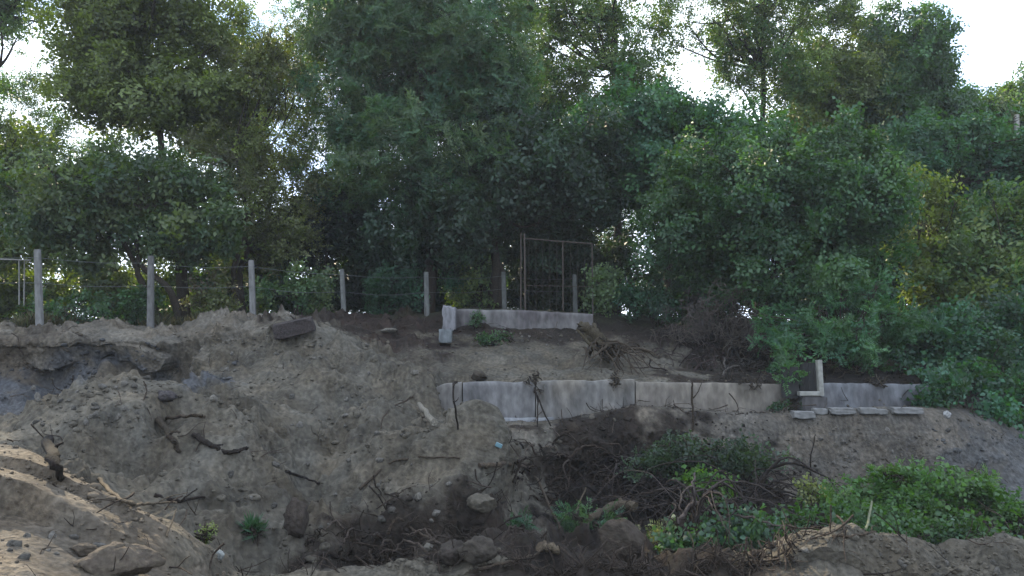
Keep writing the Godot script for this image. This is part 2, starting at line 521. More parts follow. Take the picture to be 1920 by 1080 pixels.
# heaps, slumps and gullies of the dug bank: [px, py, radius m, height m, stretch along x]
func shape_features(base: PackedVector3Array) -> PackedFloat32Array:
	var out := PackedFloat32Array()
	out.resize(base.size())
	var near := {}
	for r in g_rows:
		for q in g_cols:
			var u := seen_at(base[r * g_cols + q])
			if u.x < -80 or u.x > 2000 or u.y < 560 or u.y > 1130: continue
			var key := Vector2i(int(u.x / 10.0), int(u.y / 10.0))
			if not near.has(key) or base[r * g_cols + q].z > base[near[key]].z: near[key] = r * g_cols + q
	var feats := [
		[600, 650, 1.5, 0.43, 1.2], [560, 720, 1.1, 0.28, 1.0], [690, 700, 1.0, 0.25, 1.2], [230, 785, 1.7, 0.50, 1.3], [430, 880, 1.3, 0.47, 1.2], [800, 880, 1.5, 0.62, 1.3], [890, 910, 0.8, 0.44, 1.0], [720, 800, 1.0, 0.35, 1.0], [520, 800, 1.0, 0.38, 1.0], [330, 900, 0.8, 0.28, 1.2], [640, 980, 0.7, 0.31, 1.3],
		[455, 762, 0.4, -0.43, 1.0], [325, 815, 0.8, -0.51, 0.5], [285, 880, 0.7, -0.43, 1.5], [620, 765, 0.8, -0.36, 1.2], [660, 940, 0.9, -0.51, 1.5], [560, 900, 0.7, -0.36, 1.5], [760, 760, 0.6, -0.29, 1.0], [400, 760, 0.6, -0.36, 0.7], [700, 660, 0.8, -0.36, 1.5],
		[795, 748, 0.6, 0.38, 1.0], [300, 690, 1.1, -0.51, 1.0], [205, 690, 0.45, 0.28, 0.6], [90, 690, 0.7, -0.29, 1.0], [400, 670, 0.5, 0.15, 0.6], [340, 700, 0.7, -0.29, 0.8],
		[1000, 960, 0.8, -0.43, 1.2], [1250, 960, 1.2, -0.51, 1.6], [500, 1040, 0.6, -0.36, 1.3], [700, 1030, 0.6, -0.29, 1.6], [1560, 1030, 0.9, 0.20, 1.3], [1480, 1060, 0.6, 0.12, 1.5],
	]
	rng.seed = 404
	for k in 150:      # small heaps and slumps on the spoil
		var px := rng.randf_range(380, 930)
		var py := rng.randf_range(650, 1000)
		feats.append([px, py, rng.randf_range(0.18, 0.55), rng.randf_range(-0.09, 0.14), rng.randf_range(0.6, 1.6)])
	for k in 70:       # turned over lumps along the bottom
		feats.append([rng.randf_range(430, 1300), rng.randf_range(960, 1075), rng.randf_range(0.12, 0.4), rng.randf_range(-0.14, 0.17), rng.randf_range(0.7, 1.5)])
	for k in 40:       # broken crust along the lip of the left bank
		feats.append([rng.randf_range(0, 530), rng.randf_range(622, 652), rng.randf_range(0.1, 0.25), rng.randf_range(-0.1, 0.1), rng.randf_range(0.8, 1.5)])
	for k in 40:       # slumped soil between the walls
		feats.append([rng.randf_range(820, 1350), rng.randf_range(650, 705), rng.randf_range(0.2, 0.6), rng.randf_range(-0.1, 0.12), rng.randf_range(0.8, 1.8)])
	for k in 30:       # ruts of the near ridge at the right
		feats.append([rng.randf_range(1330, 1920), rng.randf_range(1020, 1078), rng.randf_range(0.15, 0.5), rng.randf_range(-0.12, 0.1), rng.randf_range(1.0, 2.2)])
	var wob := noise(1.5, 3, FastNoiseLite.TYPE_SIMPLEX_SMOOTH, 61)
	for f in feats:
		var key := Vector2i(int(f[0] / 10.0), int(f[1] / 10.0))
		var at_ := -1
		for ring in 4:
			for x in range(-ring, ring + 1):
				for y in range(-ring, ring + 1):
					if at_ < 0 and near.has(key + Vector2i(x, y)): at_ = near[key + Vector2i(x, y)]
		if at_ < 0: continue
		var c := base[at_]
		var r0 := at_ / g_cols
		var q0 := at_ % g_cols
		var rad: float = f[2]
		var wide := int(rad * maxf(f[4], 1.0) * 1.3 / maxf(0.008, base[at_].distance_to(base[at_ + 1]))) + 2
		for r in range(maxi(r0 - 90, 0), mini(r0 + 90, g_rows)):
			if absf(base[r * g_cols + q0].z - c.z) > rad * 2.2 + 0.4 and absf(base[r * g_cols + q0].y - c.y) > rad * 2.2: continue
			for q in range(maxi(q0 - wide, 0), mini(q0 + wide, g_cols)):
				var d := base[r * g_cols + q] - c
				d.x /= f[4]
				var t := 1.0 - d.length() / rad * (1.0 + 0.35 * wob.get_noise_3dv(base[r * g_cols + q]))
				if t > 0.0:
					# loose soil lies in cones with rounded tops
					out[r * g_cols + q] += f[3] * minf(t * 1.25, 1.0 - (1.0 - t) * (1.0 - t) * 0.9) * smoothstep(0.0, 0.12, t)
	return out

func spot(px: float, py: float) -> int:
	var c := Vector2i(int(px / 8.0), int(py / 8.0))
	for ring in 8:
		var best := -1
		for x in range(-ring, ring + 1):
			for y in range(-ring, ring + 1):
				var key := c + Vector2i(x, y)
				if buckets.has(key) and (best < 0 or g_pts[buckets[key]].z > g_pts[best].z):
					best = buckets[key]
		if best >= 0: return best
	return 0

func gp(px: float, py: float, lift := 0.0) -> Vector3:
	return g_pts[spot(px, py)] + Vector3(0, lift, 0)

# ---------------------------------------------------------------- plants
func leaf(s: Shape, base: Vector3, dir: Vector3, face: Vector3, len: float, wid: float, col: Color) -> void:
	var side := dir.cross(face).normalized()
	var up := side.cross(dir).normalized()
	var tip := base + dir * len - up * len * 0.18
	var l := base + dir * len * 0.45 + side * wid * 0.5 + up * wid * 0.12
	var r := base + dir * len * 0.45 - side * wid * 0.5 + up * wid * 0.12
	var k := [s.vert(base, up, col), s.vert(l, (up + side * 0.4).normalized(), col), s.vert(tip, up, col), s.vert(r, (up - side * 0.4).normalized(), col)]
	s.tri(k[0], k[1], k[2]); s.tri(k[0], k[2], k[3])

# a leafy twig along +y, about one metre long before scaling
func make_spray(leaves: int, len: float, wid: float, pinnate: bool, spread: float, droop: float) -> ArrayMesh:
	var s := Shape.new()
	for b in (3 if pinnate else 4):
		var a0 := TAU * b / (3.0 if pinnate else 4.0) + rng.randf_range(-0.4, 0.4)
		var out := Vector3(cos(a0), 0, sin(a0))
		var axis := (Vector3.UP + out * spread).normalized()
		var reach := rng.randf_range(0.7, 1.0)
		for k in leaves:
			var t := (k + 0.7) / leaves
			var p := axis * t * reach - Vector3(0, droop * t * t, 0) + out * spread * 0.15 * t * t
			var sgn := 1.0 if k % 2 == 0 else -1.0
			var lat := axis.cross(out).normalized() if not pinnate else axis.cross(Vector3.UP).normalized()
			var d: Vector3
			if pinnate:
				d = (lat * sgn + axis * 0.5 + rv() * 0.15).normalized()
			else:
				d = (lat * sgn * rng.randf_range(0.4, 1.0) + axis * rng.randf_range(0.1, 0.7) + rv() * 0.6).normalized()
			var f := (out.cross(lat) + Vector3.UP * 0.6 + rv() * (0.25 if pinnate else 0.7)).normalized()
			var z := rng.randf_range(0.75, 1.2)
			leaf(s, p, d, f, len * z, wid * z, Color.WHITE * rng.randf_range(0.75, 1.25))
	return s.mesh()

func make_sprays() -> void:
	rng.seed = 77
	for v in 3:
		sprays["broad%d" % v] = make_spray(5, 0.34, 0.2, false, 0.9, 0.15)
		sprays["small%d" % v] = make_spray(8, 0.2, 0.12, false, 0.9, 0.15)
		sprays["feather%d" % v] = make_spray(15, 0.2, 0.07, true, 0.8, 0.35)
		sprays["vine%d" % v] = make_spray(6, 0.26, 0.2, false, 1.3, 0.5)
	for v in 3:
		var s := Shape.new()
		for k in 14:
			var a := rng.randf() * TAU
			var o := Vector3(cos(a), 0, sin(a)) * rng.randf_range(0.0, 0.12)
			var d := (Vector3.UP + Vector3(cos(a), 0, sin(a)) * rng.randf_range(0.1, 0.8)).normalized()
			leaf(s, o, d, Vector3(cos(a + 1.5), 0.3, sin(a + 1.5)), rng.randf_range(0.5, 1.0), 0.05, Color.WHITE * rng.randf_range(0.7, 1.2))
		sprays["grass%d" % v] = s.mesh()
	for v in 3:
		var s := Shape.new()
		var pts := [Vector3(-0.5, 0, 0)]
		for k in 4: pts.append(pts[-1] + Vector3(0.25, rng.randf_range(-0.07, 0.07), rng.randf_range(-0.1, 0.1)))
		tube(s, curve(pts, 2), 0.02, 0.008, Color.WHITE, 4)
		tube(s, curve([pts[2], pts[2] + Vector3(0.15, 0.1, 0.12), pts[2] + Vector3(0.3, 0.13, 0.2)], 2), 0.011, 0.005, Color.WHITE, 4)
		sprays["twig%d" % v] = s.mesh()

func basis_along(y: Vector3, size: float) -> Basis:
	var x := y.cross(rv())
	if x.length() < 0.05: x = y.cross(Vector3(0.7, 0.1, 0.7))
	x = x.normalized()
	return Basis(x * size, y * size, x.cross(y) * size)

# crown: list of [px, py, distance, half width px, half height px]; each becomes an uneven cluster of leaf lobes joined to the stem by limbs
func plant(called: String, label: String, category: String, base: Vector3, crown: Array, how: Dictionary, group := "") -> Node3D:
	rng.seed = hash(label)
	var root := thing(called, label, category, base, group)
	var kind: String = how.get("leaf", "broad")
	var size: float = how.get("size", 0.44)
	var dens: float = how.get("dens", 1.0) * 0.88
	var gap: float = how.get("gap", -0.25)
	var tone: Color = how.get("tone", Color(0.05, 0.085, 0.03))
	var tone2: Color = how.get("tone2", tone * 1.5)
	var droop: float = how.get("droop", 0.0)
	var hollow: float = how.get("hollow", 0.45)
	var lobes := []
	for e in crown:
		var c := at(e[0], e[1], e[2])
		var rx: float = e[3] / F * e[2] * how.get("grow", 1.12)
		var ry: float = e[4] / F * e[2] * how.get("grow", 1.12)
		var rz: float = e[5] if e.size() > 5 else rx * 0.8
		var n: int = clampi(int(how.get("lobes", 16) * sqrt(rx * ry)), 4, 60)
		for k in n:
			var d := rv()
			var u := pow(rng.randf(), 0.5) * 0.8
			var r: float = rng.randf_range(0.2, 0.44) * minf(rx, ry) * how.get("lump", 1.0)
			lobes.append([c + Vector3(d.x * rx, d.y * ry, d.z * rz) * u, Vector3(r * rng.randf_range(1.0, 1.5), r * rng.randf_range(0.7, 1.0), r * rng.randf_range(1.0, 1.4)), rng.randf(), rng.randf_range(0.65, 1.3)])
		for k in int(n * how.get("shoots", 0.5)):      # shoots that break the outline
			var d := (rv() + Vector3(0, 0.35 - droop, 0)).normalized()
			var r: float = rng.randf_range(0.1, 0.2) * minf(rx, ry)
			lobes.append([c + Vector3(d.x * rx, d.y * ry, d.z * rz) * rng.randf_range(0.85, 1.2), Vector3(r, r * rng.randf_range(0.8, 1.6), r), rng.randf(), rng.randf_range(0.6, 1.1)])
	var holes := noise(how.get("hole_freq", 0.9), 2, FastNoiseLite.TYPE_SIMPLEX_SMOOTH, rng.randi() % 1000)
	var spots := [[], [], []]
	var tints := [PackedColorArray(), PackedColorArray(), PackedColorArray()]
	for l in lobes:
		var rad: Vector3 = l[1]
		var n := int(dens * l[3] * 70.0 * (rad.x * rad.y + rad.x * rad.z + rad.y * rad.z) / 3.0 / (size * size) * 0.42) + 3
		var tufts := []
		for k in 7:
			tufts.append([rv() * rng.randf_range(0.6, 1.05), rng.randf_range(-0.3, 0.3)])
		for k in n:
			var d := rv()
			var tuft: Array = tufts[rng.randi() % 7]
			var in_tuft := rng.randf() < 0.68
			var u := lerpf(hollow, 1.0, rng.randf()) if rng.randf() < 0.8 else rng.randf()
			var p: Vector3 = l[0] + d * rad * u * (rng.randf_range(0.9, 1.15) if rng.randf() < 0.85 else rng.randf_range(1.1, 1.45))
			if in_tuft:
				p = l[0] + (tuft[0] + d * 0.42 * pow(rng.randf(), 0.4)) * rad
				d = (tuft[0] + d * 0.7).normalized()
			if holes.get_noise_3dv(p) < gap: continue
			var y := (d * 0.8 + rv() * 0.8 + Vector3(0, 0.35 - droop, 0)).normalized()
			var v := rng.randi() % 3
			spots[v].append(Transform3D(basis_along(y, size * rng.randf_range(0.7, 1.25)), p - base))
			var mix := clampf(l[2] * 0.8 + rng.randf() * 0.5 - 0.15 + (tuft[1] if in_tuft else 0.0), 0.0, 1.0)
			tints[v].append(tone.lerp(tone2, mix) * rng.randf_range(0.6, 1.4))
	# wood
	var w := Shape.new()
	var bark: Color = how.get("bark", Color(0.09, 0.075, 0.06))
	var girth: float = how.get("girth", 0.14)
	var middle := Vector3.ZERO
	for l in lobes: middle += l[0] - base
	middle /= maxf(lobes.size(), 1)
	var stems: int = how.get("stems", 1)
	var forks := []
	for k in stems:
		var lean := Vector3(rng.randf_range(-1, 1), 0, rng.randf_range(-1, 1)) * (0.25 if stems == 1 else 0.7) * girth * 6.0
		var top := middle * Vector3(0.9, 0.95, 0.9) + lean * 1.5 + Vector3(0, middle.y * 0.15, 0)
		var path := curve([Vector3(0, -0.4, 0) + lean * 0.3, middle * 0.3 + lean, middle * 0.62 + lean * 0.4 + rv() * girth * 1.5, top], 5, girth * 0.15)
		tube(w, path, girth, girth * 0.3, bark, 8)
		for m in range(4, path.size(), 2): forks.append(path[m])
	put(how.get("stem", "trunk"), w.mesh(), M.bark, root)
	var limbs := Shape.new()
	var limb_count := 0
	for l in lobes:
		if limb_count > how.get("limbs", 40): break
		limb_count += 1
		var target: Vector3 = l[0] - base
		var from: Vector3 = forks[0]
		for f in forks:
			if f.distance_to(target) < from.distance_to(target) and f.y < target.y + 0.3: from = f
		var bend := (from + target) / 2 + Vector3(rng.randf_range(-0.2, 0.2), rng.randf_range(-0.35, 0.1), rng.randf_range(-0.2, 0.2)) * from.distance_to(target) * 0.5
		var path := curve([from, bend, target], 4, girth * 0.1)
		tube(limbs, path, girth * 0.36, 0.012, bark, 5)
		for k in 4:
			var d := rv()
			var q: Vector3 = path[path.size() - 3 + k % 2]
			var e: Vector3 = target + d * l[1] * 0.95
			tube(limbs, curve([q, (q + e) / 2 + rv() * 0.1, e], 3, 0.01), 0.016, 0.005, bark, 4)
	if limb_count: tag(put("limbs", limbs.mesh(), M.bark, root), "", "", "", "stuff")
	for v in 3:
		if spots[v].size():
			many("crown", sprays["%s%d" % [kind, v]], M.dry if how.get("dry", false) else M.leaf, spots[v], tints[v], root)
	return root

func _ready() -> void:
	# ------------------------------------------------ camera, sky, sun, exposure
	var cam := Camera3D.new()
	cam.name = "camera"
	cam.fov = rad_to_deg(2.0 * atan(540.0 / F))
	cam.position = Vector3(0, EYE, 0)
	cam.rotation.x = PITCH
	cam.near = 0.1
	cam.far = 5000.0
	add_child(cam)
	cam.current = true
	var env := Environment.new()
	env.background_mode = Environment.BG_SKY
	var pan := PanoramaSkyMaterial.new()
	pan.panorama = ImageTexture.create_from_image(sky_image())
	var sky := Sky.new()
	sky.sky_material = pan
	env.sky = sky
	env.background_energy_multiplier = 1.0
	env.tonemap_mode = Environment.TONE_MAPPER_LINEAR
	env.tonemap_exposure = 2.5
	env.fog_enabled = true
	env.fog_density = 0.0006
	env.fog_light_color = Color(0.86, 0.9, 0.95)
	env.sdfgi_enabled = true
	env.ssao_enabled = true
	env.ssil_enabled = true
	var we := WorldEnvironment.new()
	we.name = "environment"
	we.environment = env
	add_child(we)
	var sun := DirectionalLight3D.new()
	sun.name = "sun"
	sun.light_energy = 1.55
	sun.light_color = Color(1.0, 0.93, 0.8)
	sun.light_angular_distance = 0.5
	sun.shadow_enabled = true
	var az := deg_to_rad(-35.0)
	# the crowns keep the bank in shade, only the near left corner is sunlit
	var el := deg_to_rad(38.0)
	var to_sun := Vector3(sin(az) * cos(el), sin(el), -cos(az) * cos(el))
	add_child(sun)
	sun.look_at_from_position(to_sun * 50.0, Vector3.ZERO)
	# ------------------------------------------------ the place
	make_materials()
	make_sprays()
	build_ground()
	build_walls()
	build_fence()
	build_plants()
	build_understory()
	build_debris()
	build_scatter()

func sky_image() -> Image:
	var w := 1024
	var h := 512
	var im := Image.create_empty(w, h, false, Image.FORMAT_RGBF)
	var f := noise(1.6, 5, FastNoiseLite.TYPE_SIMPLEX_SMOOTH, 4)
	for y in h:
		var lat := PI * (0.5 - (y + 0.5) / h)
		for x in w:
			var lon := TAU * (x + 0.5) / w
			var d := Vector3(cos(lat) * sin(lon), sin(lat), cos(lat) * cos(lon))
			var q := d / (0.35 + absf(d.y))
			var cloud := smoothstep(-0.55, 0.08, f.get_noise_3d(q.x, q.y, q.z))
			var hi := clampf(d.y, 0.0, 1.0)
			var blue := Color(0.72, 0.88, 1.12).lerp(Color(0.26, 0.46, 0.95), pow(hi, 0.6))
			var c := blue.lerp(Color(1.02, 1.14, 1.29), cloud)
			if d.y < 0.0: c = Color(0.12, 0.12, 0.1)
			im.set_pixel(x, y, c)
	return im

func build_plants() -> void:
	var dark := Color(0.03, 0.062, 0.038)
	var mid := Color(0.052, 0.125, 0.052)
	var teal := Color(0.036, 0.113, 0.07)
	var olive := Color(0.088, 0.12, 0.046)
	var yellow := Color(0.125, 0.165, 0.045)
	var brown := Color(0.09, 0.088, 0.055)
	# the back row
	plant("tall_tree", "sparse tall tree cut off by the left edge, blue sky between its leaves", "tree", at(-70, 600, 27), [[0, 20, 27, 110, 100], [-70, 200, 27, 110, 110], [40, -100, 26, 120, 80]], {"leaf": "small", "dens": 0.42, "shoots": 0.2, "gap": 0.0, "tone": mid, "tone2": olive, "size": 0.5, "girth": 0.2})
	plant("shrubby_tree", "pale yellow green bushy tree low at the left edge behind the fence", "tree", at(-10, 610, 25), [[0, 340, 25, 90, 90], [40, 440, 24.5, 80, 60], [-60, 480, 25, 90, 80]], {"tone": olive, "tone2": yellow, "dens": 0.7, "gap": -0.15, "stems": 2, "girth": 0.08})
	plant("broad_tree", "big dense tree with yellow lit top behind the second fence post from the left", "tree", at(350, 610, 24), [[290, 50, 24.5, 170, 100], [240, 180, 24, 130, 90], [370, 190, 24, 100, 90], [180, 110, 24.5, 90, 80], [300, -90, 24.5, 150, 90]], {"tone": olive, "tone2": yellow, "dens": 0.72, "shoots": 0.3, "girth": 0.2, "gap": -0.14})
	plant("round_tree", "low round dark tree with light top between the two leftmost fence posts", "tree", at(335, 612, 21.6), [[230, 370, 21.5, 180, 95], [110, 390, 21.2, 90, 80], [340, 440, 21.5, 105, 75], [180, 450, 21.3, 120, 60]], {"tone": Color(0.045, 0.09, 0.055), "tone2": olive, "dens": 0.75, "girth": 0.13, "stems": 2})
	plant("thin_tree", "thin brownish open tree with bare twigs left of the tall feathery tree", "tree", at(470, 603, 24), [[470, 470, 24.6, 70, 60], [500, 150, 24.5, 100, 120], [520, 330, 24, 110, 90], [430, 290, 24, 70, 80], [540, 440, 24, 80, 70]], {"tone": Color(0.1, 0.1, 0.062), "tone2": yellow, "leaf": "small", "dens": 0.5, "shoots": 0.3, "gap": -0.1, "girth": 0.12, "stems": 2, "size": 0.42})
	plant("feathery_tree", "tallest feathery fine leaved tree at the centre, hazy green", "tree", at(800, 600, 24), [[800, 120, 24.5, 170, 170], [690, 70, 24.5, 120, 120], [910, 120, 24, 110, 140], [650, 260, 24, 100, 130], [790, 320, 23.5, 160, 120], [790, -90, 24.5, 170, 120], [800, -220, 24.5, 120, 90]], {"leaf": "feather", "tone": teal, "tone2": Color(0.085, 0.13, 0.06), "dens": 0.75, "size": 0.5, "girth": 0.24, "gap": -0.35, "lobes": 12})
	plant("shade_tree", "dark broad leaved tree under the feathery one, above the rusty gate frame", "tree", at(908, 590, 24.6), [[950, 310, 23.4, 160, 105, 1.6], [1060, 325, 23.8, 120, 95, 1.3], [850, 430, 23, 120, 80], [760, 470, 24.6, 100, 70, 0.9], [1000, 440, 24.8, 120, 65, 0.9]], {"tone": Color(0.016, 0.034, 0.023), "tone2": Color(0.035, 0.075, 0.048), "dens": 1.3, "girth": 0.18, "stems": 3})  # leaf tones darkened to paint in the understory shade
	plant("dark_tree", "small nearly black tree in the shade behind the third fence post from the left", "tree", at(590, 603, 25.5), [[580, 440, 25.5, 70, 60], [640, 400, 25.5, 70, 90]], {"tone": Color(0.012, 0.024, 0.018), "tone2": Color(0.016, 0.034, 0.023), "girth": 0.1})  # shade put into the leaf colour, hence nearly black
	plant("gappy_tree", "tall dark tree with bright sky holes right of the feathery tree", "tree", at(1150, 600, 29), [[1120, 50, 29, 150, 90], [1080, 150, 28.5, 100, 70], [1010, 40, 29, 90, 80], [1200, 150, 29, 90, 80], [1110, -110, 29, 150, 100], [1240, 40, 30, 55, 60], [1330, 90, 31, 35, 50]], {"tone": mid, "tone2": yellow, "dens": 0.5, "shoots": 0.2, "gap": -0.02, "girth": 0.2, "leaf": "small", "size": 0.55})
	plant("open_tree", "tall open tree with forked trunk standing against the sky right of centre", "tree", at(1425, 560, 29), [[1410, 60, 29, 120, 90], [1372, 140, 29, 42, 60], [1480, 150, 29, 80, 80], [1540, 30, 30, 80, 80], [1430, -90, 29, 130, 90]], {"tone": mid, "tone2": yellow, "dens": 0.52, "shoots": 0.2, "gap": -0.02, "girth": 0.19, "leaf": "small", "size": 0.5})
	plant("olive_tree", "hazy olive tree between the open tree and the dark rounded one", "tree", at(1560, 560, 30.5), [[1560, 190, 30.5, 100, 90], [1600, 120, 30.5, 60, 70], [1500, 270, 30, 80, 60]], {"tone": olive, "tone2": yellow, "dens": 0.65, "girth": 0.17})
	plant("crowned_tree", "dark rounded tree rising against white sky at the upper right", "tree", at(1700, 540, 31), [[1695, 110, 31, 95, 85], [1640, 210, 31, 100, 90], [1750, 220, 31, 80, 80]], {"tone": Color(0.045, 0.09, 0.05), "tone2": mid, "dens": 0.9, "girth": 0.2})
	plant("skyline_tree", "light thin tree at the right edge below the white sky", "tree", at(1890, 560, 33), [[1880, 230, 33, 80, 70], [1820, 250, 32, 80, 60], [1960, 220, 33, 80, 90]], {"tone": mid, "tone2": olive, "dens": 0.7, "girth": 0.16, "gap": -0.15})
	plant("middle_tree", "mid green tree filling the gap behind the big bush, below the sky holes", "tree", at(1250, 600, 25), [[1170, 260, 25.5, 130, 90], [1330, 270, 25, 120, 70], [1250, 330, 25, 110, 80]], {"tone": teal, "tone2": mid * 1.3, "dens": 0.85, "girth": 0.16})
	plant("gap_tree", "soft olive tree filling the space between the big left tree and the feathery one", "tree", at(440, 600, 30), [[440, 390, 30, 70, 60], [420, 250, 30, 120, 130], [560, 120, 31, 80, 130], [150, 300, 29, 150, 80], [60, 180, 30, 70, 60], [450, 60, 31, 60, 60], [590, 250, 30, 60, 70]], {"tone": mid, "tone2": olive, "leaf": "small", "dens": 0.4, "shoots": 0.2, "gap": 0.0, "girth": 0.15})
	plant("gap_tree", "soft dark tree standing behind the sky hole right of the shade tree", "tree", at(1200, 600, 31), [[1190, 330, 31, 110, 90], [1290, 390, 31, 80, 70], [1150, 470, 30, 70, 70], [1010, 180, 31, 90, 90]], {"tone": dark, "tone2": mid, "leaf": "small", "dens": 0.5, "shoots": 0.2, "gap": -0.12, "girth": 0.15})
	# right hand side bushes
	plant("bush", "big mid green bush leaning over the wall right of centre", "bush", at(1450, 645, 20.8), [[1420, 390, 20.8, 160, 120], [1560, 370, 20.4, 130, 120], [1310, 430, 21.2, 110, 100], [1585, 280, 21, 80, 50], [1500, 510, 20, 170, 80]], {"tone": Color(0.032, 0.085, 0.048), "tone2": Color(0.062, 0.13, 0.055), "leaf": "vine", "size": 0.42, "dens": 0.78, "stems": 4, "girth": 0.08})
	plant("hanging_bush", "drooping green bush hanging over the white broken frame", "bush", at(1580, 680, 19), [[1540, 590, 18.6, 150, 60], [1495, 650, 17.9, 85, 42], [1570, 640, 17.9, 70, 38], [1650, 630, 18.8, 100, 50], [1472, 688, 16.6, 36, 20, 0.25]], {"tone": teal, "tone2": mid * 1.3, "leaf": "feather", "size": 0.42, "droop": 0.7, "stems": 4, "girth": 0.06})
	plant("blue_green_tree", "wide blue green tree below the skyline at the right", "tree", at(1800, 560, 26.5), [[1800, 290, 26.5, 130, 60], [1700, 300, 26, 80, 60], [1900, 320, 26, 90, 60]], {"tone": teal, "tone2": mid, "dens": 0.95, "girth": 0.14})
	plant("lit_bush", "yellow green sunlit upright bush between two dark bushes at the right", "bush", at(1735, 640, 22.5), [[1735, 385, 22.5, 50, 65], [1715, 470, 22.3, 45, 60], [1745, 560, 22, 50, 60]], {"tone": yellow, "tone2": Color(0.15, 0.19, 0.05), "dens": 0.8, "stems": 3, "girth": 0.05, "lobes": 12})  # leaf colour brightened toward yellow to stand for sun on it
	plant("edge_bush", "green bush with yellow lit top at the right edge", "bush", at(1870, 660, 22), [[1860, 470, 22, 110, 90], [1930, 430, 22, 90, 80], [1840, 560, 21.5, 110, 80]], {"tone": mid, "tone2": yellow, "dens": 0.75, "stems": 4, "girth": 0.07})
	plant("creeping_bush", "low dark bush spilling down past the right end of the concrete wall", "bush", at(1850, 770, 18.6), [[1830, 680, 19, 120, 90], [1740, 640, 19.3, 100, 70], [1910, 620, 19.6, 90, 90], [1880, 760, 17.6, 90, 45], [1780, 705, 17.6, 70, 35], [1900, 830, 16.8, 60, 40], [1765, 735, 16.7, 50, 30, 0.5], [1820, 770, 16.9, 50, 26]], {"tone": dark * 1.2, "tone2": teal * 1.2, "leaf": "vine", "size": 0.4, "stems": 4, "girth": 0.05, "droop": 0.5})

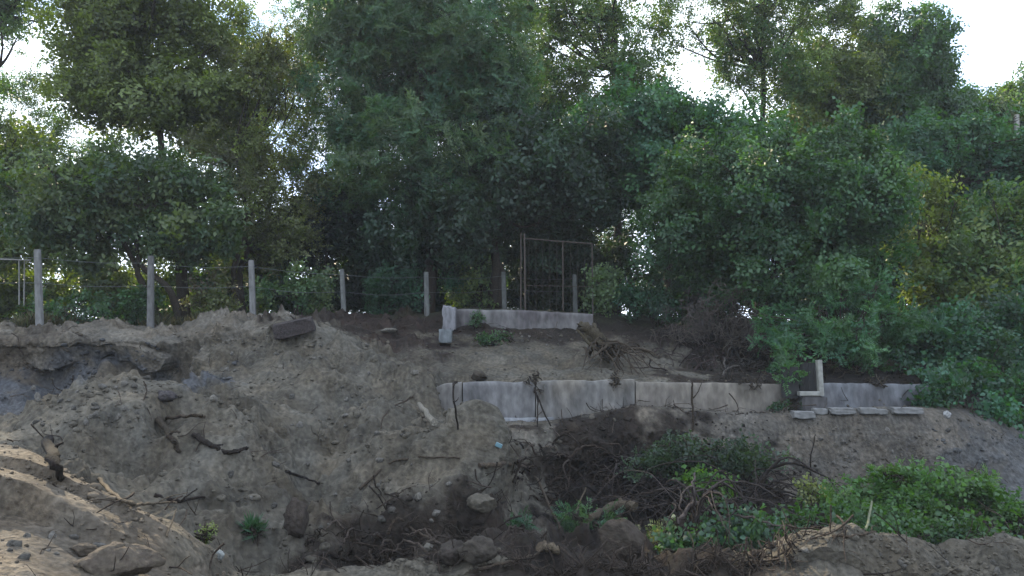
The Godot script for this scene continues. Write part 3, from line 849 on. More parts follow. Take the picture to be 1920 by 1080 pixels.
func build_understory() -> void:
	var dark := Color(0.03, 0.062, 0.038)
	var mid := Color(0.052, 0.125, 0.052)
	var teal := Color(0.036, 0.113, 0.07)
	var olive := Color(0.088, 0.12, 0.046)
	var yellow := Color(0.125, 0.165, 0.045)
	var deep := Color(0.014, 0.028, 0.02)  # leaf tone darkened to stand for shade under the crowns
	# far thicket that closes the view under the crowns
	var far := [
		["yellow green thicket seen behind the gap of the two leftmost fence posts", 240, 540, 27.5, 120, 60, olive, yellow],
		["pale sunlit thicket far behind the leftmost fence post", 50, 545, 28, 120, 55, olive, yellow],
		["dull green thicket behind the third fence post from the left", 430, 540, 28, 100, 60, mid, olive],
		["dull thicket behind the gap between the round tree and the third fence post", 470, 470, 29, 90, 80, mid, olive],
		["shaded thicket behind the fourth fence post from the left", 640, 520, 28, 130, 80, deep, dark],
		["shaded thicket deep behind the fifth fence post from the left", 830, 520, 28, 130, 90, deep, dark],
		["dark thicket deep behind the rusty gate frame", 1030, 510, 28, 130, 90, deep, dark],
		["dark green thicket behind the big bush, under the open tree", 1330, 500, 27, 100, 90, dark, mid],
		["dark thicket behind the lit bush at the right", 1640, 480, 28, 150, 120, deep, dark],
		["dark thicket filling the right edge below the blue green tree", 1830, 450, 28, 180, 120, dark, teal],
	]
	for f in far:
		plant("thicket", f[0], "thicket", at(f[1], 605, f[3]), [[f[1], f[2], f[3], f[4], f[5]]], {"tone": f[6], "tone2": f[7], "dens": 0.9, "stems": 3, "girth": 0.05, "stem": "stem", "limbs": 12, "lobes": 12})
	var near := [
		["leafy bush with bright upright shoots right of the third fence post from the left", 560, 548, 21.8, 70, 42, mid, olive],
		["low dark weedy bush at the foot of the leftmost fence post", 110, 580, 19.8, 110, 28, dark, mid],
		["low dark weeds between the second fence post and the round tree", 240, 572, 20.4, 80, 35, dark, mid],
		["dry brownish bush left of the third fence post from the left", 410, 570, 21.4, 60, 38, Color(0.08, 0.06, 0.04), olive],
		["dark bush between the fourth and the fifth fence post from the left", 725, 550, 23.2, 70, 48, dark, teal],
		["yellowish leafy bush left of the rusty gate frame", 890, 535, 24.2, 45, 45, teal, yellow],
		["pale leafy bush growing right of the rusty gate frame", 1130, 540, 22.6, 38, 42, Color(0.075, 0.13, 0.06), Color(0.11, 0.17, 0.08)],
		["low teal bush on the ground left of the big bush", 1230, 560, 22.2, 80, 36, dark, teal],
		["dark low weeds under the big bush behind the lower wall", 1330, 600, 21.5, 80, 40, dark, Color(0.05, 0.04, 0.045)],
	]
	for f in near:
		var b := at(f[1], minf(f[2] + f[5] + 4.0, 640.0), f[3])
		plant("undergrowth_bush", f[0], "bush", b, [[f[1], f[2], f[3], f[4], f[5], 0.8]], {"tone": f[6], "tone2": f[7], "leaf": "vine", "size": 0.36, "dens": 0.9, "stems": 3, "girth": 0.03, "stem": "stem", "limbs": 10, "lobes": 14})
	plant("dead_brush", "dry purple brown dead twigs under the big bush, behind the retaining wall", "bush", at(1370, 665, 19.8), [[1370, 600, 19.9, 90, 60, 0.7], [1300, 630, 20.2, 80, 45, 0.7], [1420, 640, 19.4, 60, 40, 0.5]], {"tone": Color(0.05, 0.038, 0.036), "tone2": Color(0.07, 0.06, 0.05), "leaf": "twig", "dry": true, "size": 0.5, "dens": 1.9, "stems": 5, "girth": 0.03, "stem": "stem", "limbs": 14})
	plant("dead_brush", "rusty brown dead creeper above the short wall at the right", "bush", at(1620, 712, 18.2), [[1600, 690, 18, 60, 24, 0.4], [1680, 690, 18.3, 50, 24, 0.4]], {"tone": Color(0.08, 0.052, 0.036), "tone2": Color(0.06, 0.06, 0.04), "leaf": "twig", "dry": true, "size": 0.4, "dens": 1.9, "stems": 4, "girth": 0.02, "stem": "stem", "limbs": 10})
	plant("low_hedge", "low sunlit hedge far behind the left half of the fence", "hedge", at(280, 610, 32), [[60, 570, 32, 170, 40], [300, 570, 32, 170, 45], [560, 565, 32, 170, 50]], {"tone": mid, "tone2": yellow, "stems": 5, "girth": 0.04, "stem": "stem", "limbs": 10})
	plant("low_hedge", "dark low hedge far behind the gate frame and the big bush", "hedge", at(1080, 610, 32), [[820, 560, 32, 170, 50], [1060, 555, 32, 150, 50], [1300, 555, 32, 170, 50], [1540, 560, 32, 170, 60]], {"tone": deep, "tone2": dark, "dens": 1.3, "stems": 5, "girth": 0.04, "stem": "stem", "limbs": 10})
	plant("vine_tangle", "dark green wilted vines hanging over the top of the brush pile", "vine", gp(1310, 850), [[1290, 845, 14.2, 110, 28, 0.4], [1390, 860, 14, 60, 40, 0.4], [1240, 870, 14, 60, 25, 0.3]], {"leaf": "vine", "size": 0.26, "tone": Color(0.022, 0.042, 0.028), "tone2": Color(0.05, 0.085, 0.055), "dens": 0.2, "gap": -0.1, "stems": 5, "girth": 0.015, "stem": "stem", "limbs": 14, "lobes": 24, "lump": 1.3, "droop": 0.5})
	for r in [["tuft of dead roots hanging over the retaining wall near its left end", 998, 712, 16.3, 16, 22], ["tuft of dead roots drooping over the retaining wall below the stump", 1158, 708, 16.35, 14, 12], ["dead grass drooping over the right part of the retaining wall", 1420, 712, 16.5, 40, 14], ["dead creeper drooping over the short wall", 1660, 715, 16.95, 30, 12]]:
		plant("root_tuft", r[0], "dead roots", at(r[1], r[2] + 2, r[3] + 0.15), [[r[1], r[2], r[3], r[4], r[5], 0.12]], {"leaf": "twig", "dry": true, "size": 0.28, "tone": Color(0.05, 0.04, 0.032), "tone2": Color(0.09, 0.075, 0.055), "droop": 1.0, "stems": 3, "girth": 0.012, "stem": "stem", "limbs": 6, "dens": 1.1})
	# cut and sprouting greens down in the pit
	var green := Color(0.05, 0.125, 0.035)
	var pit := {"leaf": "vine", "size": 0.3, "stems": 5, "girth": 0.02, "stem": "stem", "limbs": 14, "lobes": 24, "dens": 0.9, "lump": 1.5, "gap": -0.45, "grow": 1.15}
	plant("leafy_bush", "large bright green leafy bush at the foot of the cut bank, lower right", "bush", gp(1690, 985), [[1690, 930, 12.8, 110, 42, 0.7], [1600, 970, 12.2, 100, 28, 0.5], [1800, 950, 12.8, 85, 45, 0.7], [1880, 985, 12.4, 45, 28, 0.5], [1700, 980, 12, 160, 30, 0.5]], pit.merged({"tone": Color(0.04, 0.1, 0.035), "tone2": Color(0.07, 0.15, 0.04), "size": 0.29}, true))
	plant("leafy_shoots", "bright upright shoots rising out of the bright bush", "plant", gp(1720, 965), [[1690, 905, 12.9, 60, 26, 0.4], [1820, 925, 12.9, 50, 24, 0.4], [1590, 945, 12.4, 50, 24, 0.3]], pit.merged({"leaf": "feather", "size": 0.3, "tone": Color(0.06, 0.13, 0.04), "tone2": Color(0.1, 0.18, 0.05), "dens": 0.35, "stems": 8}, true))
	plant("leafy_heap", "low dark green leafy heap along the near side of the bright bush", "plant", gp(1530, 1005), [[1540, 990, 11.4, 80, 22, 0.4], [1660, 1000, 11.3, 90, 16, 0.4], [1790, 1003, 11.2, 70, 14, 0.3]], pit.merged({"tone": dark * 1.3, "tone2": green}, true))
	plant("leafy_heap", "wilting blue green leaves heaped below the brush pile, left of the bright bush", "plant", gp(1350, 1020), [[1350, 1005, 10.6, 85, 32, 0.5], [1300, 1028, 10.2, 55, 20, 0.3], [1420, 1020, 10.2, 55, 24, 0.3]], pit.merged({"tone": Color(0.035, 0.085, 0.055), "tone2": Color(0.06, 0.13, 0.08)}, true))
	plant("leafy_sprig", "small yellow green leafy sprig on top of the brush pile", "plant", gp(1345, 930), [[1345, 913, 12.9, 42, 18, 0.3], [1300, 908, 13, 16, 10, 0.2]], pit.merged({"tone": green, "tone2": Color(0.11, 0.2, 0.05), "lobes": 16}, true))
	plant("yellow_sprig", "thin upright sprig with yellowish leaves left of the bright bush", "plant", gp(1526, 960), [[1522, 925, 12.4, 16, 32, 0.15]], pit.merged({"tone": olive, "tone2": Color(0.2, 0.2, 0.07), "size": 0.2, "stems": 1, "lobes": 20}, true))
	plant("cut_greens", "torn green stems lying above the big boulder at the bottom", "plant", gp(1090, 995), [[1090, 983, 11.6, 50, 18, 0.3], [1140, 970, 11.8, 40, 12, 0.3]], pit.merged({"leaf": "feather", "tone": teal, "tone2": Color(0.07, 0.13, 0.07), "size": 0.26, "droop": 0.5}, true))
	plant("cut_greens", "dark torn greens in the hollow left of the big boulder", "plant", gp(960, 1005), [[960, 1000, 11, 55, 20, 0.3], [900, 1000, 11, 40, 14, 0.3]], pit.merged({"leaf": "feather", "tone": dark, "tone2": teal, "size": 0.26}, true))
	plant("cut_greens", "pale dry grass stems fanned out right of the big boulder", "plant", gp(1245, 1020), [[1240, 1010, 10.6, 35, 18, 0.3], [1265, 1030, 10.5, 25, 12, 0.2]], pit.merged({"leaf": "feather", "tone": olive, "tone2": Color(0.15, 0.15, 0.08), "size": 0.26, "droop": 0.5}, true))
	plant("weed_patch", "dark green weeds at the foot of the lower wall's left end", "plant", gp(852, 820), [[850, 814, 13.4, 24, 12, 0.2]], pit.merged({"tone": dark, "tone2": mid, "size": 0.18}, true))
	plant("weed_patch", "green weeds on the soil below the upper wall", "plant", gp(935, 640), [[940, 634, 19.5, 26, 4, 0.2], [905, 636, 19.5, 10, 4, 0.15]], pit.merged({"tone": dark, "tone2": mid, "size": 0.22}, true))
	plant("weed_patch", "weeds hanging over the left part of the upper wall", "plant", gp(890, 615), [[893, 597, 20.5, 9, 7, 0.1]], pit.merged({"tone": dark, "tone2": mid, "size": 0.2, "droop": 0.6}, true))
	plant("weed_patch", "dark weeds beside the pier under the white broken frame", "plant", gp(1475, 768), [[1478, 760, 16.4, 24, 12, 0.2]], pit.merged({"tone": dark, "tone2": teal, "size": 0.2}, true))
	plant("seedling", "yellow green seedling standing at the end of the sunlit ridge", "plant", gp(383, 1048), [[390, 1000, 8.9, 9, 10, 0.05], [376, 1022, 8.9, 6, 8, 0.03]], pit.merged({"tone": Color(0.1, 0.15, 0.045), "tone2": Color(0.15, 0.19, 0.06), "size": 0.11, "stems": 1, "girth": 0.006, "lobes": 8, "dens": 0.3, "lump": 1.0}, true))
	plant("grass_tuft", "small blue green grass tuft on the slope above the seedling", "plant", gp(475, 1000), [[473, 994, 10, 14, 7, 0.08]], pit.merged({"leaf": "grass", "tone": teal, "tone2": Color(0.06, 0.13, 0.08), "size": 0.2, "lobes": 8, "dens": 0.35, "lump": 1.0}, true))

# ---------------------------------------------------------------- walls
# path: [px, py of top, py of foot, distance]
func slab(s: Shape, path: Array, thick: float, col: Color, col2: Color, sd: int, rough := 0.025, jag := 0.05) -> void:
	var f := noise(1.4, 4, FastNoiseLite.TYPE_SIMPLEX_SMOOTH, sd)
	var streak := noise(2.2, 3, FastNoiseLite.TYPE_SIMPLEX_SMOOTH, sd + 1)
	var tops := []
	var feet := []
	for p in path:
		tops.append(at(p[0], p[1], p[3]))
		feet.append(at(p[0], p[2], p[3]))
	var T := curve(tops, 22)
	var B := curve(feet, 22)
	var n := T.size()
	var rows := 22
	var pts := PackedVector3Array()
	var cs := PackedColorArray()
	for r in rows:
		for k in n:
			var dir := (T[mini(k + 1, n - 1)] - T[maxi(k - 1, 0)]) * Vector3(1, 0, 1)
			var back := Vector3.UP.cross(dir).normalized()
			if back.z > 0: back = -back
			var j := f.get_noise_2d(T[k].x * 0.35, 3.0) * jag * 0.5 + (f.get_noise_2d(T[k].x * 1.8, 9.0)) * jag * 0.4
			var top := T[k] + Vector3(0, j - jag, 0)
			var foot := B[k] - Vector3(0, 0.35, 0)
			var p: Vector3
			if r < 14: p = foot.lerp(top, r / 13.0)
			elif r < 18: p = top + back * thick * (r - 13.5) / 4.0
			else: p = (top + back * thick).lerp(foot + back * thick, (r - 18) / 3.0)
			if r == 13: p += back * 0.012 - Vector3(0, 0.01, 0)
			p -= back * f.get_noise_3dv(p * 2.0) * rough
			pts.append(p)
			var u := f.get_noise_3dv(p * 0.6)
			var v := streak.get_noise_3d(p.x * 1.9 + 0.5 * u, p.y * 0.18, p.z * 1.9)
			cs.append(1.35 * col.lerp(col2, clampf(0.5 + u * 1.4, 0, 1)) * (1.0 + 0.42 * v + 0.12 * u) * (1.0 - 0.35 * smoothstep(0.15, 0.45, f.get_noise_3d(p.x * 1.1, p.y * 0.3 + 7.0, p.z))))
	sheet(s, rows, n, pts, cs)
	for e in [0, n - 1]:
		var mid := Vector3.ZERO
		for r in rows: mid += pts[r * n + e]
		mid /= rows
		var inner: Vector3 = pts[9 * n + (4 if e == 0 else n - 5)]
		for r in rows:
			s.flat_tri(mid, pts[r * n + e], pts[((r + 1) % rows) * n + e], col, inner)

func build_walls() -> void:
	rng.seed = 5
	var grey := Color(0.235, 0.235, 0.25)
	var tan_ := Color(0.205, 0.185, 0.16)
	var w := thing("retaining_wall", "long stained grey concrete retaining wall across the middle of the bank", "wall", at(1130, 790, 16.4))
	var o := w.position
	var parts := [
		["wall_panel", [[814, 722, 800, 16.3], [838, 714, 800, 16.3], [866, 713, 800, 16.32]], Color(0.2, 0.19, 0.18), Color(0.15, 0.143, 0.138), 101],
		["wall_panel", [[868, 714, 800, 16.28], [940, 712, 800, 16.31], [1003, 712, 800, 16.33]], Color(0.145, 0.143, 0.148), Color(0.19, 0.187, 0.188), 102],
		["wall_panel", [[1005, 711, 800, 16.33], [1100, 709, 800, 16.38], [1190, 708, 800, 16.42]], Color(0.17, 0.165, 0.16), tan_, 103],
		["wall_panel", [[1192, 711, 800, 16.42], [1330, 713, 800, 16.53], [1476, 716, 800, 16.63]], tan_, Color(0.16, 0.145, 0.13), 104],
	]
	for p in parts:
		var s := Shape.new()
		slab(s, p[1], 0.34, p[2], p[3], p[4])
		for k in s.v.size(): s.v[k] -= o
		put(p[0], s.mesh(), M.concrete, w)
	var s2 := Shape.new()
	slab(s2, [[872, 781, 800, 16.16], [950, 781, 800, 16.2], [1038, 780, 800, 16.24]], 0.2, Color(0.27, 0.28, 0.3), Color(0.21, 0.215, 0.225), 105, 0.02, 0.03)
	for k in s2.v.size(): s2.v[k] -= o
	tag(put("footing", s2.mesh(), M.concrete, w), "pale concrete footing")
	var w2 := thing("low_wall", "short blue grey concrete wall right of the white broken frame", "wall", at(1620, 770, 16.9))
	var s3 := Shape.new()
	slab(s3, [[1540, 714, 795, 16.85], [1625, 715, 795, 16.95], [1755, 718, 795, 17.15]], 0.3, Color(0.13, 0.13, 0.14), Color(0.19, 0.2, 0.22), 106)
	for k in s3.v.size(): s3.v[k] -= w2.position
	put("wall_panel", s3.mesh(), M.concrete, w2)
	var w3 := thing("upper_wall", "low grey concrete wall on the upper terrace below the rusty gate frame", "wall", at(960, 612, 20.8))
	var s4 := Shape.new()
	slab(s4, [[850, 575, 625, 20.72], [960, 577, 625, 20.85], [1040, 581, 625, 20.95], [1112, 585, 625, 21.05]], 0.5, Color(0.11, 0.1, 0.105), Color(0.155, 0.15, 0.15), 107, 0.03, 0.05)
	for k in s4.v.size(): s4.v[k] -= w3.position
	put("wall_panel", s4.mesh(), M.concrete, w3)
	var s5 := Shape.new()
	stone_shape(s5, at(843, 597, 20.6) - w3.position, Vector3(0.27, 0.5, 0.3), Color(0.27, 0.27, 0.29), 108, 18, 9, 0.2, true)
	tag(put("broken_end", s5.mesh(), M.concrete, w3), "pale jagged broken end of the wall")
	# broken white frame
	var f := thing("broken_frame", "broken white box frame standing on a pier at the right end of the retaining wall", "frame", at(1520, 742, 16.45))
	var q := f.position
	var a := Shape.new()
	bar(a, at(1539, 742, 16.4) - q, at(1535, 675, 16.4) - q, 0.1, 0.14)
	put("side_rail", a.mesh(), M.white_paint, f)
	a = Shape.new()
	bar(a, at(1497, 738, 16.38) - q, at(1535, 738, 16.38) - q, 0.09, 0.16, Color.WHITE, 1.0, Vector3.UP)
	put("bottom_rail", a.mesh(), M.white_paint, f)
	a = Shape.new()
	bar(a, at(1482, 746, 16.5) - q, at(1480, 688, 16.5) - q, 0.36, 0.05)
	put("side_board", a.mesh(), M.dark_board, f)
	a = Shape.new()
	bar(a, at(1518, 733, 16.75) - q, at(1518, 680, 16.75) - q, 0.42, 0.04)
	put("back_board", a.mesh(), M.dark_board, f)
	for k in 3:
		a = Shape.new()
		bar(a, at(1507 + k * 10, 734, 16.44) - q, at(1506 + k * 10, 682, 16.44) - q, 0.02, 0.02)
		put("bar", a.mesh(), M.dark_board, f)
	var pr := thing("pier", "grey concrete pier carrying the white broken frame", "pier", at(1523, 778, 16.5))
	a = Shape.new()
	bar(a, Vector3(0, -0.3, 0), at(1523, 744, 16.5) - pr.position, 0.52, 0.36, Color(0.12, 0.115, 0.12))
	put("block", a.mesh(), M.concrete, pr)

func build_fence() -> void:
	rng.seed = 9
	var posts := [[75, 626, 70, 468, 18.2], [282, 621, 283, 480, 19.2], [475, 612, 471, 488, 20.1], [646, 612, 641, 505, 21.1], [801, 606, 799, 510, 22.0], [946, 590, 944, 510, 22.9], [1079, 592, 1077, 515, 23.8]]
	var f := thing("wire_fence", "fence of grey concrete posts and wire along the upper terrace", "fence", at(474, 612, 20.1))
	var o := f.position
	var n := 0
	for p in posts:
		var s := Shape.new()
		var a := at(p[0], p[1], p[4]) - o
		var b := at(p[2], p[3], p[4]) - o
		bar(s, a - (b - a) * 0.15, b, 0.15 if n != 3 else 0.13, 0.14, (Color(0.22, 0.22, 0.22) if n < 3 else Color(0.17, 0.18, 0.175)) * rng.randf_range(0.82, 1.12), 0.82)
		var po := put("post", s.mesh(), M.concrete, f)
		if n == 3: tag(po, "thin weathered post, darker than the others")
		n += 1
	var left := [at(-140, 628, 17.2) - o, at(-142, 455, 17.2) - o]
	for h in [0.9, 0.6]:
		var pts := [left[0].lerp(left[1], h)]
		for p in posts:
			pts.append((at(p[0], p[1], p[4]) - o).lerp(at(p[2], p[3], p[4]) - o, h) + Vector3(0, 0, 0.08))
		for k in pts.size() - 1:
			var s := Shape.new()
			var m: Vector3 = (pts[k] + pts[k + 1]) / 2 - Vector3(0, rng.randf_range(0.02, 0.09), 0)
			tube(s, curve([pts[k], m, pts[k + 1]], 5), 0.005, 0.005, Color.WHITE, 5, 0.0)
			put("wire", s.mesh(), M.wire, f)
	var g := thing("gate_frame", "rusty tall pipe gate frame with wire behind the upper wall", "gate", at(1040, 590, 22.2))
	o = g.position
	var bars := [["pole", 976, 592, 977, 436, 0.022], ["pole", 985, 592, 983, 438, 0.028], ["upright", 1056, 592, 1055, 452, 0.018], ["pole", 1112, 592, 1110, 456, 0.02], ["top_rail", 983, 447, 1110, 457, 0.02], ["middle_rail", 983, 535, 1110, 538, 0.01]]
	for b in bars:
		var s := Shape.new()
		tube(s, curve([at(b[1], b[2], 22.2) - o, at(b[3], b[4], 22.2) - o], 6, 0.006), b[5], b[5], Color.WHITE, 7, 0.05)
		put(b[0], s.mesh(), M.rust, g)
	for k in 9:
		var s := Shape.new()
		var x := 992.0 + k * 13.0
		tube(s, curve([at(x, 590, 22.2) - o, at(x, 449 + k, 22.2) - o], 6, 0.01), 0.004, 0.004, Color.WHITE, 4, 0.0)
		put("mesh_wire", s.mesh(), M.rust, g)
	var up := thing("pale_post", "pale upright post showing between the leaves at the right edge", "post", at(1908, 330, 29.5))
	var us := Shape.new()
	bar(us, Vector3.ZERO, at(1906, 215, 29.5) - up.position, 0.16, 0.16, Color.WHITE, 0.9)
	put("shaft", us.mesh(), M.white_paint, up)
	var h := thing("pale_railing", "pale metal railing behind the leftmost fence post", "railing", at(30, 575, 21.5))
	o = h.position
	for b in [[36, 575, 36, 487, 0.02], [45, 575, 46, 487, 0.02], [-90, 484, 66, 488, 0.022], [-40, 575, -40, 485, 0.02]]:
		var s := Shape.new()
		tube(s, curve([at(b[0], b[1], 21.5) - o, at(b[2], b[3], 21.5) - o], 3), b[4], b[4], Color.WHITE, 6, 0.0)
		put("rail", s.mesh(), M.white_paint, h)

# ---------------------------------------------------------------- stones, roots, sticks, brush
func stone(called: String, label: String, category: String, px: float, py: float, w: float, h: float, col: Color, sd: int, mat: Material, sink := 0.35, group := "", cuts := 8, boxy := false) -> Node3D:
	var p := gp(px, py + h * 0.4)
	var dist := -p.z
	var size := Vector3(w / F * dist, h / F * dist, (w + h) * 0.45 / F * dist)
	if boxy: size *= 1.5
	var o := thing(called, label, category, p, group)
	var s := Shape.new()
	stone_shape(s, Vector3(0, size.y * (1.0 - sink), 0), size, col, sd, 18 if w > 20 else 10, cuts, 0.1 if boxy else 0.2, boxy)
	put("body", s.mesh(), mat, o)
	return o

func stick(called: String, label: String, pts: Array, r0: float, r1: float, col: Color, lift := 0.04, group := "", forks := 0) -> Node3D:
	rng.seed = hash(label)
	var line := []
	for p in pts:
		line.append(gp(p[0], p[1], lift if p.size() < 3 else p[2]))
	var o := thing(called, label, "branch" if called == "branch" else called.replace("_", " "), line[0], group)
	for k in line.size(): line[k] -= o.position
	var s := Shape.new()
	var path := curve(line, 6, r0 * 0.5)
	tube(s, path, r0, r1, col, 7)
	put("shaft", s.mesh(), M.bark, o)
	for k in forks:
		var a := path[rng.randi_range(path.size() / 3, path.size() - 2)]
		var d := (path[path.size() - 1] - path[0]).normalized() + rv() * 0.7
		d.y = absf(d.y) * 0.5 + 0.1
		var l := rng.randf_range(0.15, 0.4)
		var t := Shape.new()
		tube(t, curve([a, a + d * l * 0.5 + rv() * 0.04, a + d * l], 4, 0.006), r1 * 0.8, r1 * 0.35, col, 5)
		put("side_twig", t.mesh(), M.bark, o)
	return o

func build_debris() -> void:
	rng.seed = 31
	var pale := Color(0.22, 0.205, 0.18)
	var dirt := Color(0.11, 0.092, 0.073)
	stone("concrete_chunk", "long dark grey slab chunk lying tilted on the bank edge, by the third post", "chunk", 558, 622, 40, 15, Color(0.085, 0.072, 0.072), 201, M.rock, 0.2, "", 8, true).rotation = Vector3(0.1, 0.2, 0.25)
	stone("concrete_block", "pale broken concrete block on the soil below the wall's jagged end", "block", 835, 640, 13, 14, Color(0.2, 0.22, 0.235), 202, M.concrete, 0.2, "", 8, true)
	stone("boulder", "largest earthy boulder at the bottom, right of centre", "boulder", 1165, 1026, 46, 40, Color(0.085, 0.07, 0.057), 203, M.soil, 0.3)
	stone("boulder", "round earthy boulder at the bottom edge left of the largest one", "boulder", 897, 1036, 38, 25, Color(0.09, 0.078, 0.066), 204, M.soil, 0.3)
	stone("boulder", "darker squat boulder touching the round one on its left", "boulder", 850, 1042, 32, 24, Color(0.075, 0.064, 0.056), 205, M.soil, 0.3)
	stone("stone_slab", "flat tilted slab on the sunlit dirt, bottom left corner", "slab", 225, 1055, 80, 30, Color(0.145, 0.12, 0.095), 206, M.rock, 0.25, "", 14).rotation = Vector3(0.3, 0.4, -0.14)
	stone("stone_slab", "smaller stone behind the flat slab at the bottom left", "stone", 152, 1028, 26, 14, Color(0.14, 0.115, 0.09), 207, M.rock, 0.4)
	stone("clay_lump", "dark upright clay lump with a pale face on the lower slope", "lump", 556, 985, 26, 36, Color(0.085, 0.07, 0.06), 208, M.soil, 0.3)
	stone("rubble_lump", "grey purple lump of rubble at the foot of the left bank", "lump", 308, 742, 24, 11, Color(0.1, 0.09, 0.093), 209, M.rock)
	stone("rubble_lump", "small pale stone on the rubble right of the purple lump", "stone", 404, 744, 8, 7, pale, 210, M.rock)
	stone("pale_stone", "pale flat stone on the dark soil right of the concrete chunk", "stone", 730, 614, 16, 5, pale * 1.1, 211, M.rock)
	stone("pale_stone", "small pale stone on the slope below the broken concrete block", "stone", 777, 696, 9, 5, pale, 212, M.rock)
	stone("pale_stone", "round pale stone at the bottom, left of the boulders", "stone", 803, 1027, 10, 8, pale * 1.1, 213, M.rock)
	stone("pale_stone", "pale grey stone beside the seedling", "stone", 410, 1041, 11, 10, Color(0.36, 0.38, 0.37), 214, M.rock)
	stone("pale_stone", "pale stone on the near mound slope above the round boulder", "stone", 782, 929, 8, 8, pale, 215, M.rock)
	stone("pale_stone", "white scrap stone at the right end of the kerb stones", "stone", 1778, 773, 8, 8, Color(0.45, 0.45, 0.45), 216, M.rock)
	stone("pale_stone", "white stone in the dark brush behind the retaining wall", "stone", 1246, 600, 6, 4, Color(0.5, 0.5, 0.5), 217, M.rock)
	stone("clod", "big undercut clod at the right end of the near mound", "clod", 905, 938, 30, 18, Color(0.148, 0.133, 0.108), 218, M.soil, 0.75)
	stone("clod", "earthy clod sitting on the slope above the retaining wall's left end", "clod", 900, 700, 20, 10, dirt * 0.8, 219, M.soil)
	var ks := [[1508, 774, 22, 7], [1543, 773, 14, 6], [1581, 773, 25, 6], [1624, 772, 19, 6], [1655, 772, 13, 5], [1698, 770, 31, 6]]
	var names := ["leftmost pale kerb stone, under the pier", "small square kerb stone just right of the pier", "long kerb stone below the left part of the short wall", "cracked kerb stone below the middle of the short wall", "smallest kerb stone below the short wall", "longest pale kerb stone at the right end of the row"]
	for k in ks.size():
		stone("kerb_stone", names[k], "kerb stone", ks[k][0], ks[k][1], ks[k][2], ks[k][3], Color(0.24, 0.24, 0.24), 230 + k, M.concrete, 0.5, "kerb stones along the top of the cut bank", 10, true)
	var pl := stone("plastic_scrap", "small pale blue plastic scrap in the dark soil below the retaining wall", "plastic scrap", 935, 833, 7, 4, Color.WHITE, 240, M.plastic, 0.2, "", 8, true)
	pl.rotation.z = -0.4
	# roots and sticks
	var rootc := Color(0.12, 0.094, 0.072)
	var pale_root := Color(0.2, 0.16, 0.115)
	var darkc := Color(0.04, 0.032, 0.028)
	stick("root", "thick bare root sweeping down from the near mound into the hole", [[900, 872], [945, 882, 0.1], [985, 897, 0.25], [1012, 930, 0.25], [1055, 992, 0.05]], 0.04, 0.02, rootc, 0.04, "", 3)
	stick("root", "root lying across the top of the near mound", [[672, 912], [705, 890], [735, 868], [790, 857], [862, 856]], 0.022, 0.012, rootc * 0.8, 0.015, "", 1)
	stick("branch", "dark broken branch on the slope below the rubble, pointing right", [[366, 822], [398, 838], [430, 848], [468, 847]], 0.04, 0.025, darkc, 0.05, "", 2)
	stick("branch", "stubby dark root stump beside the broken branch", [[303, 806, 0.15], [318, 822, 0.05], [338, 842, 0.0]], 0.05, 0.03, rootc * 0.6, 0.04, "", 2)
	stick("branch", "forked root bridging the dip above the broken branch", [[318, 788], [350, 798, 0.12], [376, 786, 0.08]], 0.03, 0.02, rootc * 0.8, 0.05, "", 2)
	stick("branch", "straight dark stick lying level on the lower left slope", [[292, 930], [335, 937], [386, 940]], 0.025, 0.018, darkc, 0.03, "", 1)
	stick("root", "long pale root trailing along the crest of the sunlit ridge", [[186, 908, 0.05], [216, 930], [248, 947], [290, 946], [335, 950]], 0.022, 0.012, pale_root, 0.03, "", 1)
	stick("branch", "dark stick on the middle of the slope", [[536, 883], [565, 893], [594, 906]], 0.022, 0.014, darkc, 0.03)
	stick("branch", "black charred stub at the top end of the sunlit ridge", [[92, 850, 0.22], [98, 872, 0.1], [112, 893, 0.0]], 0.07, 0.03, darkc * 0.7, 0.05, "", 1)
	stick("twig", "thin pale twig standing up from the end of the sunlit ridge", [[316, 1002, 0.0], [334, 985, 0.2]], 0.012, 0.006, pale_root, 0.03)
	stick("stake", "pale broken stake leaning on the mound left of the retaining wall", [[786, 762, 0.1], [810, 802, 0.1]], 0.045, 0.05, Color(0.36, 0.33, 0.28), 0.1)
	stick("branch", "upright stick standing in front of the retaining wall's right half", [[1298, 800, -0.1], [1303, 790, 0.35], [1300, 790, 0.75]], 0.025, 0.018, rootc * 0.6, 0.0, "", 1)
	stick("branch", "upright dark twig standing against the tan cut bank", [[1525, 890, -0.1], [1527, 888, 0.35], [1532, 886, 0.72]], 0.018, 0.008, darkc, 0.0, "", 2)
	stick("branch", "short pale stick poking up out of the hole's edge", [[1074, 968, 0.0], [1100, 940, 0.25]], 0.02, 0.012, pale_root, 0.0)
	stick("branch", "curved pale branch along the bottom between the boulders", [[900, 1074], [940, 1068], [975, 1055], [1012, 1040]], 0.022, 0.012, rootc, 0.04, "", 2)
	stick("log", "short pale log end left of the largest boulder", [[1015, 1036], [1045, 1032]], 0.06, 0.055, pale_root, 0.05)
	stick("log", "pale split log lying on top of the largest boulder", [[1110, 985, 0.15], [1150, 985, 0.3], [1190, 990, 0.32]], 0.05, 0.085, Color(0.15, 0.122, 0.09), 0.2, "", 1)
	stick("stem", "curved pale stem bent over in the bright bush", [[1608, 975, 0.3], [1632, 975, 0.35], [1628, 1000, 0.1]], 0.02, 0.014, Color(0.3, 0.32, 0.2), 0.2)
	stick("branch", "thin branch along the near edge of the bright bush", [[1560, 1012], [1600, 1008], [1642, 1002]], 0.018, 0.01, rootc, 0.06, "", 1)
	stick("root", "root hanging down the face of the retaining wall", [[992, 704, 0.05], [1000, 790, 0.5], [1004, 795, 0.0]], 0.02, 0.012, darkc, 0.0, "", 3)
